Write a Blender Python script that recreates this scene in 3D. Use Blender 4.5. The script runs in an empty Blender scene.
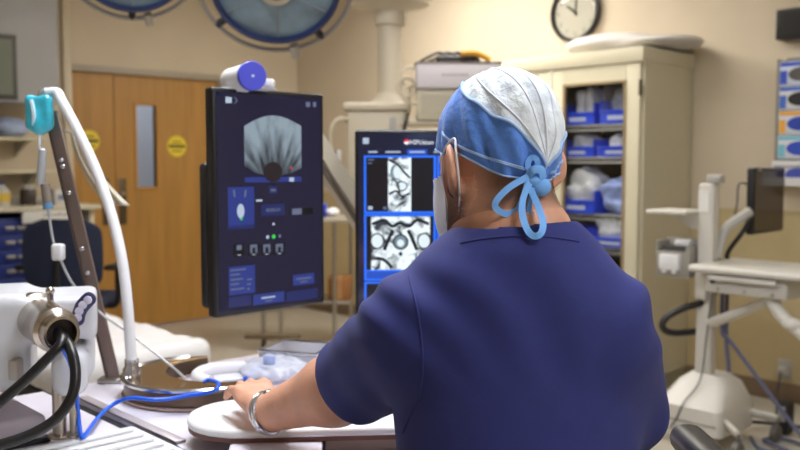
import bpy, bmesh, math, random
import numpy as np
from mathutils import Vector, Matrix, Euler
random.seed(7); np.random.seed(7)
S = bpy.context.scene
COL = S.collection
PI = math.pi
F = 888.9; PITCH = math.atan(62/F); CP, SP = math.cos(PITCH), math.sin(PITCH); EYE = 1.37

# ---------------------------------------------------------------- survey helpers (photo ray -> place in the room)
def ray(x, y):
    a = (x-400)/F; b = (225-y)/F
    return (a, CP+b*SP, -SP+b*CP)
def atY(x, y, Y):
    d = ray(x, y); t = Y/d[1]; return Vector((d[0]*t, Y, EYE+d[2]*t))
def atZ(x, y, z):
    d = ray(x, y); t = (z-EYE)/d[2]; return Vector((d[0]*t, d[1]*t, z))
ROOM_A = math.radians(-46.9)
ROOM = Matrix.Translation((-.968, 8.447, 0)) @ Matrix.Rotation(ROOM_A, 4, 'Z')
def RW(x, y, z): return ROOM @ Vector((x, y, z))

# ---------------------------------------------------------------- materials
def lin(c):
    return tuple(((v/255+.055)/1.055)**2.4 if v > 10 else v/255/12.92 for v in c)
MATS = {}
def mat(name, rgb, rough=.5, metal=0, var=0, vscale=8, bump=0, bscale=60, emit=None, estr=1, trans=0, alpha=1, coat=0, sheen=0, spec=None, stretch=None):
    if name in MATS: return MATS[name]
    m = bpy.data.materials.new(name); m.use_nodes = True
    nt = m.node_tree; b = nt.nodes['Principled BSDF']
    c = lin(rgb)
    b.inputs['Base Color'].default_value = (*c, 1)
    b.inputs['Roughness'].default_value = rough
    b.inputs['Metallic'].default_value = metal
    b.inputs['Transmission Weight'].default_value = trans
    b.inputs['Alpha'].default_value = alpha
    b.inputs['Coat Weight'].default_value = coat
    b.inputs['Sheen Weight'].default_value = sheen
    if spec is not None: b.inputs['Specular IOR Level'].default_value = spec
    if emit:
        b.inputs['Emission Color'].default_value = (*lin(emit), 1); b.inputs['Emission Strength'].default_value = estr
    tc = nt.nodes.new('ShaderNodeTexCoord')
    vec = tc.outputs['Object']
    if stretch:
        mp = nt.nodes.new('ShaderNodeMapping'); mp.inputs['Scale'].default_value = stretch
        nt.links.new(vec, mp.inputs['Vector']); vec = mp.outputs['Vector']
    if var:
        n = nt.nodes.new('ShaderNodeTexNoise'); n.inputs['Scale'].default_value = vscale; n.inputs['Detail'].default_value = 5
        r = nt.nodes.new('ShaderNodeValToRGB')
        r.color_ramp.elements[0].position = .3; r.color_ramp.elements[1].position = .7
        r.color_ramp.elements[0].color = (*[max(0, v*(1-var)) for v in c], 1)
        r.color_ramp.elements[1].color = (*[min(1, v*(1+var)) for v in c], 1)
        nt.links.new(vec, n.inputs['Vector']); nt.links.new(n.outputs['Fac'], r.inputs['Fac'])
        nt.links.new(r.outputs['Color'], b.inputs['Base Color'])
    if bump:
        n2 = nt.nodes.new('ShaderNodeTexNoise'); n2.inputs['Scale'].default_value = bscale; n2.inputs['Detail'].default_value = 4
        bp = nt.nodes.new('ShaderNodeBump'); bp.inputs['Strength'].default_value = bump; bp.inputs['Distance'].default_value = .01
        nt.links.new(vec, n2.inputs['Vector']); nt.links.new(n2.outputs['Fac'], bp.inputs['Height'])
        nt.links.new(bp.outputs['Normal'], b.inputs['Normal'])
    MATS[name] = m; return m

# ---------------------------------------------------------------- objects
WM = {}
def thing(name, label, cat, loc=(0, 0, 0), rotz=0, group=None, rot=None):
    o = bpy.data.objects.new(name, None); COL.objects.link(o)
    o.empty_display_size = .05
    M = Matrix.Translation(loc) @ (rot.to_4x4() if rot is not None else Matrix.Rotation(rotz, 4, 'Z'))
    o.matrix_basis = M; WM[o.name] = M
    tag(o, label, cat, group); return o
def tag(o, label=None, cat=None, group=None, kind=None):
    if label: o['label'] = label
    if cat: o['category'] = cat
    if group: o['group'] = group
    if kind: o['kind'] = kind
    return o
def link(name, me, m, parent=None):
    o = bpy.data.objects.new(name, me); COL.objects.link(o)
    if m is not None:
        for mm in (m if isinstance(m, (list, tuple)) else [m]): me.materials.append(mm)
    if parent is not None: o.parent = parent
    return o
def centre_origin(o, P):
    """move a top-level mesh's origin to P, geometry unmoved"""
    o.data.transform(Matrix.Translation(-Vector(P))); o.location = P; return o

def catmull(pts, n=8):
    P = [Vector(p) for p in pts]; P = [2*P[0]-P[1]]+P+[2*P[-1]-P[-2]]
    out = []
    for i in range(1, len(P)-2):
        for k in range(n):
            t = k/n; a, b, c, d = P[i-1:i+3]
            out.append(.5*((2*b)+(c-a)*t+(2*a-5*b+4*c-d)*t*t+(3*b-a-3*c+d)*t**3))
    out.append(P[-2]); return out

class MB:
    def __init__(s): s.bm = bmesh.new(); s.M = Matrix.Identity(4)
    def at(s, M): s.M = M; return s
    def _v(s, p): return s.bm.verts.new(s.M @ Vector(p))
    def box(s, lo, hi, bev=0, seg=2, M=None):
        vs = bmesh.ops.create_cube(s.bm, size=1)['verts']
        lo, hi = Vector(lo), Vector(hi); d = hi-lo; c = (lo+hi)/2
        T = s.M @ (M if M is not None else Matrix.Identity(4))
        for v in vs: v.co = c+Vector((v.co.x*d.x, v.co.y*d.y, v.co.z*d.z))
        if bev > 0:
            es = {e for v in vs for e in v.link_edges}
            r = bmesh.ops.bevel(s.bm, geom=list(es), offset=min(bev, .49*min(abs(d.x), abs(d.y), abs(d.z))), segments=seg, affect='EDGES', profile=.5)
            vs = list({v for f in r['faces'] for v in f.verts} | {v for v in vs if v.is_valid})
            seen = set(vs); st = list(vs)
            while st:
                for e in st.pop().link_edges:
                    for w in e.verts:
                        if w not in seen: seen.add(w); st.append(w)
            vs = list(seen)
        for v in vs: v.co = T @ v.co
        return s
    def loft(s, rings, closed=True, cap=True):
        R = [[s._v(p) for p in r] for r in rings]
        n = len(R[0])
        for a, b in zip(R, R[1:]):
            for i in range(n if closed else n-1):
                j = (i+1) % n
                s.bm.faces.new((a[i], a[j], b[j], b[i]))
        if cap and closed:
            s.bm.faces.new(R[0][::-1]); s.bm.faces.new(R[-1])
        return s
    def tube(s, pts, r, seg=8, smooth=0, flat=None, up=None, cap=True):
        P = catmull(pts, smooth) if smooth else [Vector(p) for p in pts]
        n = len(P); rings = []
        prev = None
        for i, p in enumerate(P):
            t = (P[min(i+1, n-1)]-P[max(i-1, 0)])
            t = t.normalized() if t.length > 1e-9 else Vector((0, 0, 1))
            if up is not None:
                u = Vector(up) - t*t.dot(Vector(up))
                if u.length < 1e-4: u = prev if prev is not None else t.orthogonal()
            else:
                u = (prev - t*prev.dot(t)) if prev is not None else t.orthogonal()
                if u.length < 1e-6: u = t.orthogonal()
            u = u.normalized(); prev = u; w = t.cross(u)
            rr = r[min(i*len(r)//n, len(r)-1)] if isinstance(r, (list, tuple)) else r
            fl = flat if flat else 1
            rings.append([p+u*(math.cos(2*PI*k/seg+PI/seg)*rr*fl)+w*(math.sin(2*PI*k/seg+PI/seg)*rr) for k in range(seg)])
        return s.loft(rings, True, cap)
    def cyl(s, a, b, r0, r1=None, seg=20):
        r1 = r0 if r1 is None else r1
        a, b = Vector(a), Vector(b); t = (b-a).normalized(); u = t.orthogonal().normalized(); w = t.cross(u)
        return s.loft([[p+u*(math.cos(2*PI*k/seg)*r)+w*(math.sin(2*PI*k/seg)*r) for k in range(seg)] for p, r in ((a, r0), (b, r1))])
    def lathe(s, prof, o=(0, 0, 0), axis=(0, 0, 1), seg=28, cap=True):
        """prof: list of (radius, height along axis)"""
        t = Vector(axis).normalized(); u = t.orthogonal().normalized(); w = t.cross(u); o = Vector(o)
        return s.loft([[o+t*h+u*(math.cos(2*PI*k/seg)*max(r, 1e-4))+w*(math.sin(2*PI*k/seg)*max(r, 1e-4)) for k in range(seg)] for r, h in prof], True, cap)
    def torus(s, o, axis, R, r, seg=40, rs=8, a0=0, a1=2*PI, u=None):
        t = Vector(axis).normalized(); u = (Vector(u) if u is not None else t.orthogonal()).normalized(); w = t.cross(u); o = Vector(o)
        full = abs(a1-a0-2*PI) < 1e-6
        rings = []
        for i in range(seg if full else seg+1):
            a = a0+(a1-a0)*i/seg; d = u*math.cos(a)+w*math.sin(a)
            rings.append([o+d*(R+r*math.cos(2*PI*k/rs))+t*(r*math.sin(2*PI*k/rs)) for k in range(rs)])
        if full:
            V = [[s._v(p) for p in rg] for rg in rings]
            for i in range(seg):
                a, b = V[i], V[(i+1) % seg]
                for k in range(rs): s.bm.faces.new((a[k], a[(k+1) % rs], b[(k+1) % rs], b[k]))
            return s
        return s.loft(rings)
    def ell(s, c, r, M=None, seg=20, rings=12):
        vs = bmesh.ops.create_uvsphere(s.bm, u_segments=seg, v_segments=rings, radius=1)['verts']
        c = Vector(c); R = M if M is not None else Matrix.Identity(3)
        for v in vs: v.co = s.M @ (c + R @ Vector((v.co.x*r[0], v.co.y*r[1], v.co.z*r[2])))
        return s
    def prism(s, poly, z0, z1, axis='z'):
        f = {'z': lambda a, b, h: (a, b, h), 'y': lambda a, b, h: (a, h, b), 'x': lambda a, b, h: (h, a, b)}[axis]
        return s.loft([[f(a, b, z0) for a, b in poly], [f(a, b, z1) for a, b in poly]])
    def grid(s, fn, nu, nv, thick=0):
        V = [[s._v(fn(i/nu, j/nv)) for j in range(nv+1)] for i in range(nu+1)]
        for i in range(nu):
            for j in range(nv): s.bm.faces.new((V[i][j], V[i+1][j], V[i+1][j+1], V[i][j+1]))
        if thick:
            s.bm.normal_update()
            bmesh.ops.solidify(s.bm, geom=s.bm.faces[:], thickness=thick)
        return s
    def build(s, name, m, parent=None, smooth=True, world=True, bev=0, bseg=2, angle=40):
        bm = s.bm
        bmesh.ops.recalc_face_normals(bm, faces=bm.faces[:])
        if world and parent is not None:
            q = parent
            while q.parent is not None: q = q.parent
            bm.transform(WM.get(q.name, Matrix.Identity(4)).inverted())
        me = bpy.data.meshes.new(name); bm.to_mesh(me); bm.free()
        o = link(name, me, m, parent)
        if smooth:
            for p in me.polygons: p.use_smooth = True
            try: me.set_sharp_from_angle(angle=math.radians(angle))
            except Exception: pass
        if bev:
            md = o.modifiers.new('bevel', 'BEVEL'); md.width = bev; md.segments = bseg; md.limit_method = 'ANGLE'; md.angle_limit = math.radians(50)
        return o
def struct(o): o['kind'] = 'structure'; return o

def copy_thing(src, loc=None, rotz=None, label=None, group=None, parent=None):
    c = src.copy(); COL.objects.link(c)
    if parent is not None: c.parent = parent
    if loc is not None:
        c.matrix_basis = Matrix.Translation(loc) @ Matrix.Rotation(rotz or 0, 4, 'Z')
        WM[c.name] = c.matrix_basis.copy()
    if label: c['label'] = label
    if group: c['group'] = group
    for ch in list(src.children): copy_thing(ch, parent=c)
    return c

def text_mesh(name, s, size, M, m, parent, extrude=.0004, align='CENTER'):
    cu = bpy.data.curves.new(name, 'FONT'); cu.body = s; cu.size = size; cu.align_x = align; cu.align_y = 'CENTER'; cu.extrude = extrude
    tmp = bpy.data.objects.new('tmp', cu); COL.objects.link(tmp)
    dg = bpy.context.evaluated_depsgraph_get(); me = bpy.data.meshes.new_from_object(tmp.evaluated_get(dg))
    bpy.data.objects.remove(tmp); bpy.data.curves.remove(cu)
    q = parent
    while q.parent is not None: q = q.parent
    me.transform(WM.get(q.name, Matrix.Identity(4)).inverted() @ M); me.name = name
    me.materials.clear()
    return link(name, me, m, parent)

# ---------------------------------------------------------------- smooth implicit bodies (for people, cloth, pillows)
def capsule(P, a, b, ra, rb=None):
    rb = ra if rb is None else rb
    a = np.array(a, np.float32); b = np.array(b, np.float32); ab = b-a
    t = np.clip(((P-a)@ab)/max(ab@ab, 1e-9), 0, 1)
    q = P-a-t[:, None]*ab
    return np.sqrt((q*q).sum(1))-(ra+(rb-ra)*t)
def ellipsoid(P, c, r, R=None):
    q = P-np.array(c, np.float32)
    if R is not None: q = q@np.array(R, np.float32)
    r = np.array(r, np.float32)
    k0 = np.sqrt(((q/r)**2).sum(1)); k1 = np.sqrt(((q/(r*r))**2).sum(1))+1e-9
    return k0*(k0-1)/k1
def rbox(P, lo, hi, rad):
    lo = np.array(lo, np.float32); hi = np.array(hi, np.float32)
    q = np.abs(P-(lo+hi)/2)-(hi-lo)/2+rad
    return np.sqrt((np.maximum(q, 0)**2).sum(1))+np.minimum(q.max(1), 0)-rad
def smin(a, b, k):
    h = np.maximum(k-np.abs(a-b), 0)/k
    return np.minimum(a, b)-h*h*k*.25
def smax(a, b, k): return -smin(-a, -b, k)
def nets(f, lo, hi, h):
    """surface net of the zero set of f inside the box, quads"""
    lo = np.array(lo, np.float32); hi = np.array(hi, np.float32)
    B = 8
    nb = np.ceil((hi-lo)/(h*B)).astype(int); n = nb*B+1
    cg = np.stack(np.meshgrid(*[np.arange(k) for k in nb], indexing='ij'), -1).reshape(-1, 3)
    cc = lo+(cg+.5)*B*h
    dv = f(cc.astype(np.float32))
    D = np.repeat(np.repeat(np.repeat(dv.reshape(nb), B, 0), B, 1), B, 2).astype(np.float32)
    D = np.pad(D, ((0, 1),)*3, mode='edge')
    act = cg[np.abs(dv) < B*h*1.35]
    off = np.stack(np.meshgrid(*[np.arange(B+1)]*3, indexing='ij'), -1).reshape(-1, 3)
    for i in range(0, len(act), 400):
        g = (act[i:i+400, None, :]*B+off[None]).reshape(-1, 3)
        D[g[:, 0], g[:, 1], g[:, 2]] = f((lo+g*h).astype(np.float32))
    sg = D < 0
    cor = [(a, b, c) for a in (0, 1) for b in (0, 1) for c in (0, 1)]
    sl = lambda A, o: A[o[0]:A.shape[0]-1+o[0], o[1]:A.shape[1]-1+o[1], o[2]:A.shape[2]-1+o[2]]
    cnt = sum(sl(sg, o).astype(np.int8) for o in cor)
    ce = np.argwhere((cnt > 0) & (cnt < 8))
    idx = -np.ones(np.array(D.shape)-1, np.int64); idx[ce[:, 0], ce[:, 1], ce[:, 2]] = np.arange(len(ce))
    vals = {o: D[ce[:, 0]+o[0], ce[:, 1]+o[1], ce[:, 2]+o[2]] for o in cor}
    acc = np.zeros((len(ce), 3)); w = np.zeros(len(ce))
    for i, a in enumerate(cor):
        for b in cor[i+1:]:
            if sum(abs(x-y) for x, y in zip(a, b)) != 1: continue
            va, vb = vals[a], vals[b]; m = (va < 0) != (vb < 0)
            t = np.where(m, va/np.where(m, va-vb, 1), 0)
            p = np.array(a)+t[:, None]*(np.array(b)-np.array(a))
            acc += p*m[:, None]; w += m
    V = lo+(ce+acc/np.maximum(w, 1)[:, None])*h
    quads = []
    for ax in range(3):
        u, v = (ax+1) % 3, (ax+2) % 3
        s0 = [slice(None)]*3; s1 = [slice(None)]*3
        s0[ax] = slice(0, -1); s1[ax] = slice(1, None)
        e = np.argwhere(sg[tuple(s0)] != sg[tuple(s1)])
        e = e[(e[:, u] > 0) & (e[:, v] > 0) & (e[:, u] < D.shape[u]-1) & (e[:, v] < D.shape[v]-1)]
        inside = sg[e[:, 0], e[:, 1], e[:, 2]]
        def I(du, dv):
            q = e.copy(); q[:, u] -= du; q[:, v] -= dv; return idx[q[:, 0], q[:, 1], q[:, 2]]
        Q = np.stack([I(1, 1), I(0, 1), I(0, 0), I(1, 0)], 1)
        Q[~inside] = Q[~inside][:, ::-1]
        quads.append(Q)
    Q = np.concatenate(quads); Q = Q[(Q >= 0).all(1)]
    return V, Q
def net_obj(name, f, lo, hi, h, m, parent=None, relax=2, keep=None):
    V, Q = nets(f, lo, hi, h)
    e = np.concatenate([Q[:, [0, 1]], Q[:, [1, 2]], Q[:, [2, 3]], Q[:, [3, 0]]])
    for _ in range(relax):
        A = np.zeros_like(V); c = np.zeros(len(V))
        np.add.at(A, e[:, 0], V[e[:, 1]]); np.add.at(A, e[:, 1], V[e[:, 0]])
        np.add.at(c, e[:, 0], 1); np.add.at(c, e[:, 1], 1)
        V = V*.5+.5*A/np.maximum(c, 1)[:, None]
    if keep is not None:
        k = keep(V[Q].mean(1)); Q = Q[k]
        used = np.unique(Q); remap = -np.ones(len(V), int); remap[used] = np.arange(len(used)); V = V[used]; Q = remap[Q]
    if parent is not None:
        q = parent
        while q.parent is not None: q = q.parent
        Mi = np.array(WM.get(q.name, Matrix.Identity(4)).inverted()); V = V@Mi[:3, :3].T+Mi[:3, 3]
    me = bpy.data.meshes.new(name)
    me.from_pydata(V.tolist(), [], Q.tolist()); me.update()
    me.polygons.foreach_set('use_smooth', np.ones(len(me.polygons), bool))
    return link(name, me, m, parent)
LAMP = [24, 12, 23, 3, 14, 19]
BOARD_Z = .89
# ================================================================ THE PERSON
HEADR = (Matrix.Rotation(math.radians(35), 3, 'Z') @ Matrix.Rotation(math.radians(-12), 3, 'X'))
HC = atY(496.5, 164, 1.30)
HR = np.array(HEADR)
def HW(p): return HC + HEADR @ Vector(p)            # head frame: x right, y face, z up
NECK = Vector((.172, 1.245, 1.285))
LS = Vector((.008, 1.245, 1.135)); RS = Vector((.282, 1.235, 1.140))
LE = atY(366, 379, 1.44); LWR = atY(268, 413, 1.56)
RE = Vector((.345, 1.37, .965)); RWR = Vector((.235, 1.64, .935))
HIPL = Vector((.08, 1.19, .735)); HIPR = Vector((.26, 1.19, .735))
KNL = Vector((.02, 1.60, .70)); KNR = Vector((.32, 1.60, .70))
ANL = Vector((.05, 1.46, .27)); ANR = Vector((.28, 1.46, .27))
skin = mat('skin', (214, 158, 130), .5, var=.10, vscale=28, bump=.12, bscale=220)

def hand_chains(wr, fwd, side, up, flip):
    """five finger chains; side points to the thumb"""
    W = lambda f, s, u: wr + fwd*f + side*s + up*u
    ch = []
    for k, (s, L, r, dr, fw) in enumerate([(.030, .072, .0092, .10, .088), (.010, .080, .0095, .0, .092), (-.011, .073, .0090, -.02, .088), (-.031, .058, .0080, -.12, .080)]):
        a = W(fw, s, .012); 
        curl = [.30, .85, 1.15] if k else [.25, .70, .95]
        if k == 3: curl = [.35, .75, .95]
        pts = [W(fw*.5, s*.6, .006), a]; ang = 0; p = a
        for q, c in zip((.45, .30, .25), curl):
            ang = c
            d = (fwd*math.cos(ang)+side*dr*.9-up*math.sin(ang)).normalized()
            p = p+d*(L*q*1.05); pts.append(p)
        ch.append((pts, r))
    ch.append(([W(.018, .022, -.004), W(.045, .046, -.010), W(.074, .056, -.016), W(.098, .050, -.020)], .0105))
    return ch
def hand_sdf(P, wr, elbow, fwd, side, up):
    R = np.array([list(fwd), list(side), list(up)]).T
    d = ellipsoid(P, wr+fwd*.052+up*.004, (.052, .041, .017), R)
    d = smin(d, capsule(P, wr, wr+fwd*.05, .024, .022), .02)
    d = smin(d, capsule(P, wr+fwd*.03+side*.012+up*.008, wr+fwd*.086+side*.026+up*.010, .014, .0115), .012)
    d = smin(d, capsule(P, wr+fwd*.03-side*.014+up*.006, wr+fwd*.080-side*.028+up*.008, .014, .011), .012)
    for pts, r in hand_chains(wr, fwd, side, up, 1):
        c = None
        for i, (a, b) in enumerate(zip(pts, pts[1:])):
            rr = r*(1.06-.08*i); x = capsule(P, a, b, rr, rr*.93)
            c = x if c is None else smin(c, x, .006)
        for a in pts[2:-1]:
            c = smin(c, capsule(P, a, a+up*.001, r*1.02), .004)
        d = smin(d, c, .007)
    return d
LF = Vector((-.44, .88, .14)).normalized()
LSD = Vector((LF.y, -LF.x, 0)).normalized()          # thumb side of the left hand, palm down
LUP = LSD.cross(LF); LUP = LUP if LUP.z > 0 else -LUP
RF = (RWR-RE); RF.z *= .3; RF = RF.normalized(); RSD = Vector((-RF.y, RF.x, 0)).normalized(); RUP = RSD.cross(RF); RUP = RUP if RUP.z > 0 else -RUP
LH = LWR+LF*.012; RH = RWR+RF*.012

def head_sdf(P):
    L = (P-np.array(HC, np.float32))@HR           # world -> head frame
    d = ellipsoid(L, (0, -.012, .030), (.074, .094, .084))
    d = smin(d, ellipsoid(L, (0, .018, -.022), (.066, .072, .085)), .03)
    d = smin(d, ellipsoid(L, (0, .048, -.085), (.040, .036, .028)), .04)          # chin
    d = smin(d, capsule(L, (-.052, -.002, -.055), (-.026, .062, -.092), .020, .018), .03)
    d = smin(d, capsule(L, (.052, -.002, -.055), (.026, .062, -.092), .020, .018), .03)
    d = smin(d, capsule(L, (0, .086, .012), (0, .105, -.026), .008, .013), .014)  # nose
    d = smin(d, capsule(L, (-.030, .078, .022), (.030, .078, .022), .010), .016)  # brow
    d = smax(d, -ellipsoid(L, (-.031, .092, .004), (.017, .014, .011)), .010)
    d = smax(d, -ellipsoid(L, (.031, .092, .004), (.017, .014, .011)), .010)
    for s in (-1, 1):
        d = smin(d, ellipsoid(L, (s*.031, .076, .004), (.013, .012, .012)), .003)
    d = smin(d, capsule(L, (-.020, .082, -.060), (.020, .082, -.060), .007), .006)
    d = smin(d, capsule(L, (-.016, .082, -.070), (.016, .082, -.070), .008), .006)
    for s in (-1, 1):                              # ears
        A = math.radians(40)*s
        E = np.array([[math.cos(A), math.sin(A), 0], [-math.sin(A), math.cos(A), 0], [0, 0, 1]]).T
        ey = .006 if s < 0 else -.010
        e = ellipsoid(L, (s*.089, -.012+ey, -.006), (.0085, .024, .034), E)
        e = smin(e, ellipsoid(L, (s*.082, -.006+ey, -.034), (.007, .010, .013)), .010)
        e = smax(e, -ellipsoid(L, (s*.097, -.004+ey, .0), (.008, .012, .020), E), .006)
        d = smin(d, e, .007)
    d = smin(d, capsule(P, HW((0, -.020, -.055)), NECK+Vector((0, .012, -.01)), .056, .064), .03)
    return d
def arm_sdf(P, s, e, w, grow=0):
    d = capsule(P, s, e, .054+grow, .052+grow)
    m = e+(w-e)*.30
    d = smin(d, capsule(P, e, m, .055+grow, .057+grow), .02)
    d = smin(d, capsule(P, m, w, .055+grow, .034+grow), .03)
    return d
def torso_sdf(P, g=0):
    d = ellipsoid(P, (.165, 1.265, 1.085), (.168+g, .122+g, .195+g))
    d = smin(d, ellipsoid(P, (.165, 1.225, .86), (.155+g, .118+g, .21+g)), .08)
    d = smin(d, ellipsoid(P, (.168, 1.195, .73), (.165+g, .125+g, .115+g)), .06)
    d = smin(d, capsule(P, NECK+Vector((-.02, .0, -.055)), LS+Vector((.028, -.006, .002)), .052+g, .056+g), .06)
    d = smin(d, capsule(P, NECK+Vector((.02, 0, -.055)), RS+Vector((-.028, -.006, .002)), .052+g, .056+g), .06)
    return d
def body_sdf(P):
    d = head_sdf(P)
    t = torso_sdf(P, -.012)
    d = smin(d, t, .05)
    a = smin(arm_sdf(P, LS, LE, LWR), hand_sdf(P, LH, LE, LF, LSD, LUP), .018)
    d = smin(d, a, .03)
    a = smin(arm_sdf(P, RS, RE, RWR), hand_sdf(P, RH, RE, RF, RSD, RUP), .018)
    d = smin(d, a, .03)
    for h, k, n in ((HIPL, KNL, ANL), (HIPR, KNR, ANR)):
        l = smin(capsule(P, h, k, .078, .054), capsule(P, k, n, .052, .036), .03)
        l = smin(l, capsule(P, n, n+Vector((0, .14, -.055)), .034, .026), .02)
        d = smin(d, l, .04)
    return d
person = thing('person', 'person in navy scrubs and tied blue cap, back turned, left hand on white board', 'person', (.168, 1.19, 0))
net_obj('body', body_sdf, (-.56, 1.0, .17), (.48, 1.98, 1.56), .0042, skin, person, relax=2)

# ---- scrub top
navy = mat('navy_scrub_cloth', (39, 45, 110), .85, sheen=.03, var=.06, vscale=40, bump=.10, bscale=700)
def sleeve_end(s, e, f): return s+(e-s)*f
SLE = sleeve_end(LS, LE, .93); SRE = sleeve_end(RS, RE, .80)
ldir = np.array((LE-LS).normalized()); rdir = np.array((RE-RS).normalized())
LHEM = np.array(((LE-LS).normalized()+(LWR-LE).normalized()*.8).normalized())
SLE = SLE+Vector((-.010, 0, .002))
def folds(P):
    x, y, z = P[:, 0], P[:, 1], P[:, 2]
    a = .0030*np.sin(38*x+22*z+3*np.sin(14*z))*np.clip((1.22-z)*6, 0, 1)*np.clip((z-.9)*4, .2, 1)*np.clip((.07-x)*9, 0.12, 1)
    b = .0045*np.sin(62*(x-.17)*(1.32-z)*7+2.5*np.sin(11*z))*np.clip((z-1.08)*7, 0, 1)*np.clip((1.25-z)*20, 0, 1)
    c = .0028*np.sin(55*z-30*x+2*np.sin(20*y))*np.clip((x-.24)*8, 0, 1)
    return a+b+c
def top_sdf(P):
    d = torso_sdf(P, .014)
    # loose hem over the hips
    d = smin(d, ellipsoid(P, (.168, 1.20, .80), (.186, .150, .17)), .05)
    t = np.clip(((P-np.array(LS))@ldir)/(SLE-LS).length, 0, 1)
    sl = capsule(P, LS, SLE, .068, .079)+.003*np.sin(70*P[:, 0]+50*P[:, 2]-30*P[:, 1]+4*t)*np.clip(t, 0, 1)
    d = smin(d, sl, .035)
    sr = capsule(P, RS, SRE, .064, .080)
    d = smin(d, sr, .05)
    # neckline
    d = d+folds(P)
    d = smax(d, -capsule(P, NECK+Vector((-.004, .02, -.032)), NECK+Vector((-.03, .05, .2)), .080, .11), .006)
    # hems: cut flat and hollow
    lc = ((P-np.array(SLE+(LE-LS).normalized()*.022))@LHEM); near = capsule(P, LS+(LE-LS)*.5, SLE+(LE-LS).normalized()*.2, .12)
    d = np.where(near < .02, smax(d, lc, .006), d)
    d = smax(d, -capsule(P, SLE-(LE-LS).normalized()*.05, SLE+(LE-LS).normalized()*.2, .064, .070), .004)
    rc = ((P-np.array(SRE+(RE-RS).normalized()*.03))@rdir); near = capsule(P, RS+(RE-RS)*.5, SRE+(RE-RS).normalized()*.2, .12)
    d = np.where(near < .02, smax(d, rc, .006), d)
    d = smax(d, -capsule(P, SRE-(RE-RS).normalized()*.03, SRE+(RE-RS).normalized()*.2, .060, .066), .004)
    return smax(d, .70-P[:, 2], .01)
net_obj('scrub_top', top_sdf, (-.24, .98, .68), (.50, 1.68, 1.36), .0042, navy, person, relax=2)
def trousers_sdf(P):
    d = ellipsoid(P, (.168, 1.195, .715), (.178, .135, .105))
    for h, k, n in ((HIPL, KNL, ANL), (HIPR, KNR, ANR)):
        l = smin(capsule(P, h, k, .092, .072), capsule(P, k, n+Vector((0, 0, .03)), .070, .060), .03)
        l = l+.003*np.sin(60*P[:, 1]+30*P[:, 2])
        d = smin(d, l, .04)
    d = smax(d, P[:, 2]-.80, .02)
    return smax(d, .26-P[:, 2], .01)
net_obj('trousers', trousers_sdf, (-.15, 1.0, .24), (.48, 1.72, .84), .008, navy, person, relax=2)
shoem = mat('black_shoe_rubber', (28, 28, 30), .5)
for n in (ANL, ANR):
    def shoe(P, n=n):
        d = smin(capsule(P, n+Vector((0, -.03, -.055)), n+Vector((0, .16, -.072)), .042, .034), capsule(P, n+Vector((0, 0, .01)), n+Vector((0, .03, -.05)), .045), .03)
        return smax(smax(d, n.z-.105-P[:, 2], .006), P[:, 2]-n.z-.0, .006)
    net_obj('shoe', shoe, (n.x-.07, n.y-.1, n.z-.13), (n.x+.07, n.y+.24, n.z+.05), .006, shoem, person)

# ---- cap: crown panel and side band around the head frame
capblue = mat('blue_cap_paper', (88, 138, 226), .75, var=.08, vscale=60, bump=.25, bscale=90, sheen=.2)
capwhite = mat('white_sheer_cap_paper', (224, 231, 246), .8, var=.24, vscale=24, bump=.5, bscale=70, stretch=(1, 1, 1))
capedge = mat('pale_blue_piping', (165, 198, 240), .7)
tieblue = mat('blue_tie_ribbon', (122, 182, 250), .7)
def cap_r(az, el):
    """az 0 = face, pi = back, positive to the right; el from the head centre"""
    ca, sa = math.cos(az), math.sin(az); ce, se = math.cos(el), math.sin(el)
    dv = Vector((sa*ce, ca*ce, se))
    # ellipsoid centred (0,-.012,.03)
    o = Vector((0, -.012, .030)); R = Vector((.0790, .1025, .103))
    a = sum((dv[i]/R[i])**2 for i in range(3)); b = -2*sum(dv[i]*o[i]/R[i]**2 for i in range(3)); c = sum((o[i]/R[i])**2 for i in range(3))-1
    r = (-b+math.sqrt(b*b-4*a*c))/(2*a)
    back = .5-.5*math.cos(az)
    r += .004*math.sin(9*az+3*el)*ce*ce + .0025*math.sin(23*az-6*el+1)*ce*(.3+.7*back)
    r += .006*back*math.exp(-((el-.9)/.5)**2)
    return dv*r
def rim(az):
    b = .5-.5*math.cos(az)            # 0 face, 1 back
    a = abs(((az+PI) % (2*PI))-PI)
    base = .50-.94*b
    return base+.20*math.exp(-((a-1.75)/.42)**2)
def seam_el(az, k):
    t = abs(((az-PI+PI) % (2*PI))-PI)/1.85; b = .5-.5*math.cos(az)
    return .50-.94*b+.02+k*.6+.32*t
def cbound(az):
    a = abs(((az-PI+PI) % (2*PI))-PI)   # angle from the back
    return min(1.22, rim(PI)+.16+1.05*a**.80) if a < 1.6 else 1.22
def cap_pt(az, el, off=0):
    p = cap_r(az, el); return HW(p+p.normalized()*off)
cap = None
def cap_panel(name, lo, hi, m, parent, off=0, nu=120, nv=26):
    b = MB()
    rings = []
    for j in range(nv+1):
        t = j/nv
        rings.append([cap_pt(2*PI*i/nu, lo(2*PI*i/nu)+(hi(2*PI*i/nu)-lo(2*PI*i/nu))*t, off) for i in range(nu)])
    b.loft(rings, True, False)
    return b.build(name, m, parent, angle=180)
cap = cap_panel('surgical_cap', rim, lambda a: max(cbound(a), rim(a)+.02), capblue, person)
cap['label'] = 'blue band of the tied cap'
cr = cap_panel('crown_panel', lambda a: max(cbound(a), rim(a)+.02), lambda a: PI/2-.001, capwhite, cap); cr['label'] = 'sheer white crown of the cap'
b = MB()
for s in (1, -1):
    pts = [cap_pt(PI+s*(.02+1.75*i/40), cbound(PI+s*(.02+1.75*i/40)), .0012) for i in range(41)]
    b.tube(pts, .0021, 6)
b.build('piping', capedge, cap)
b = MB()
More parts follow.
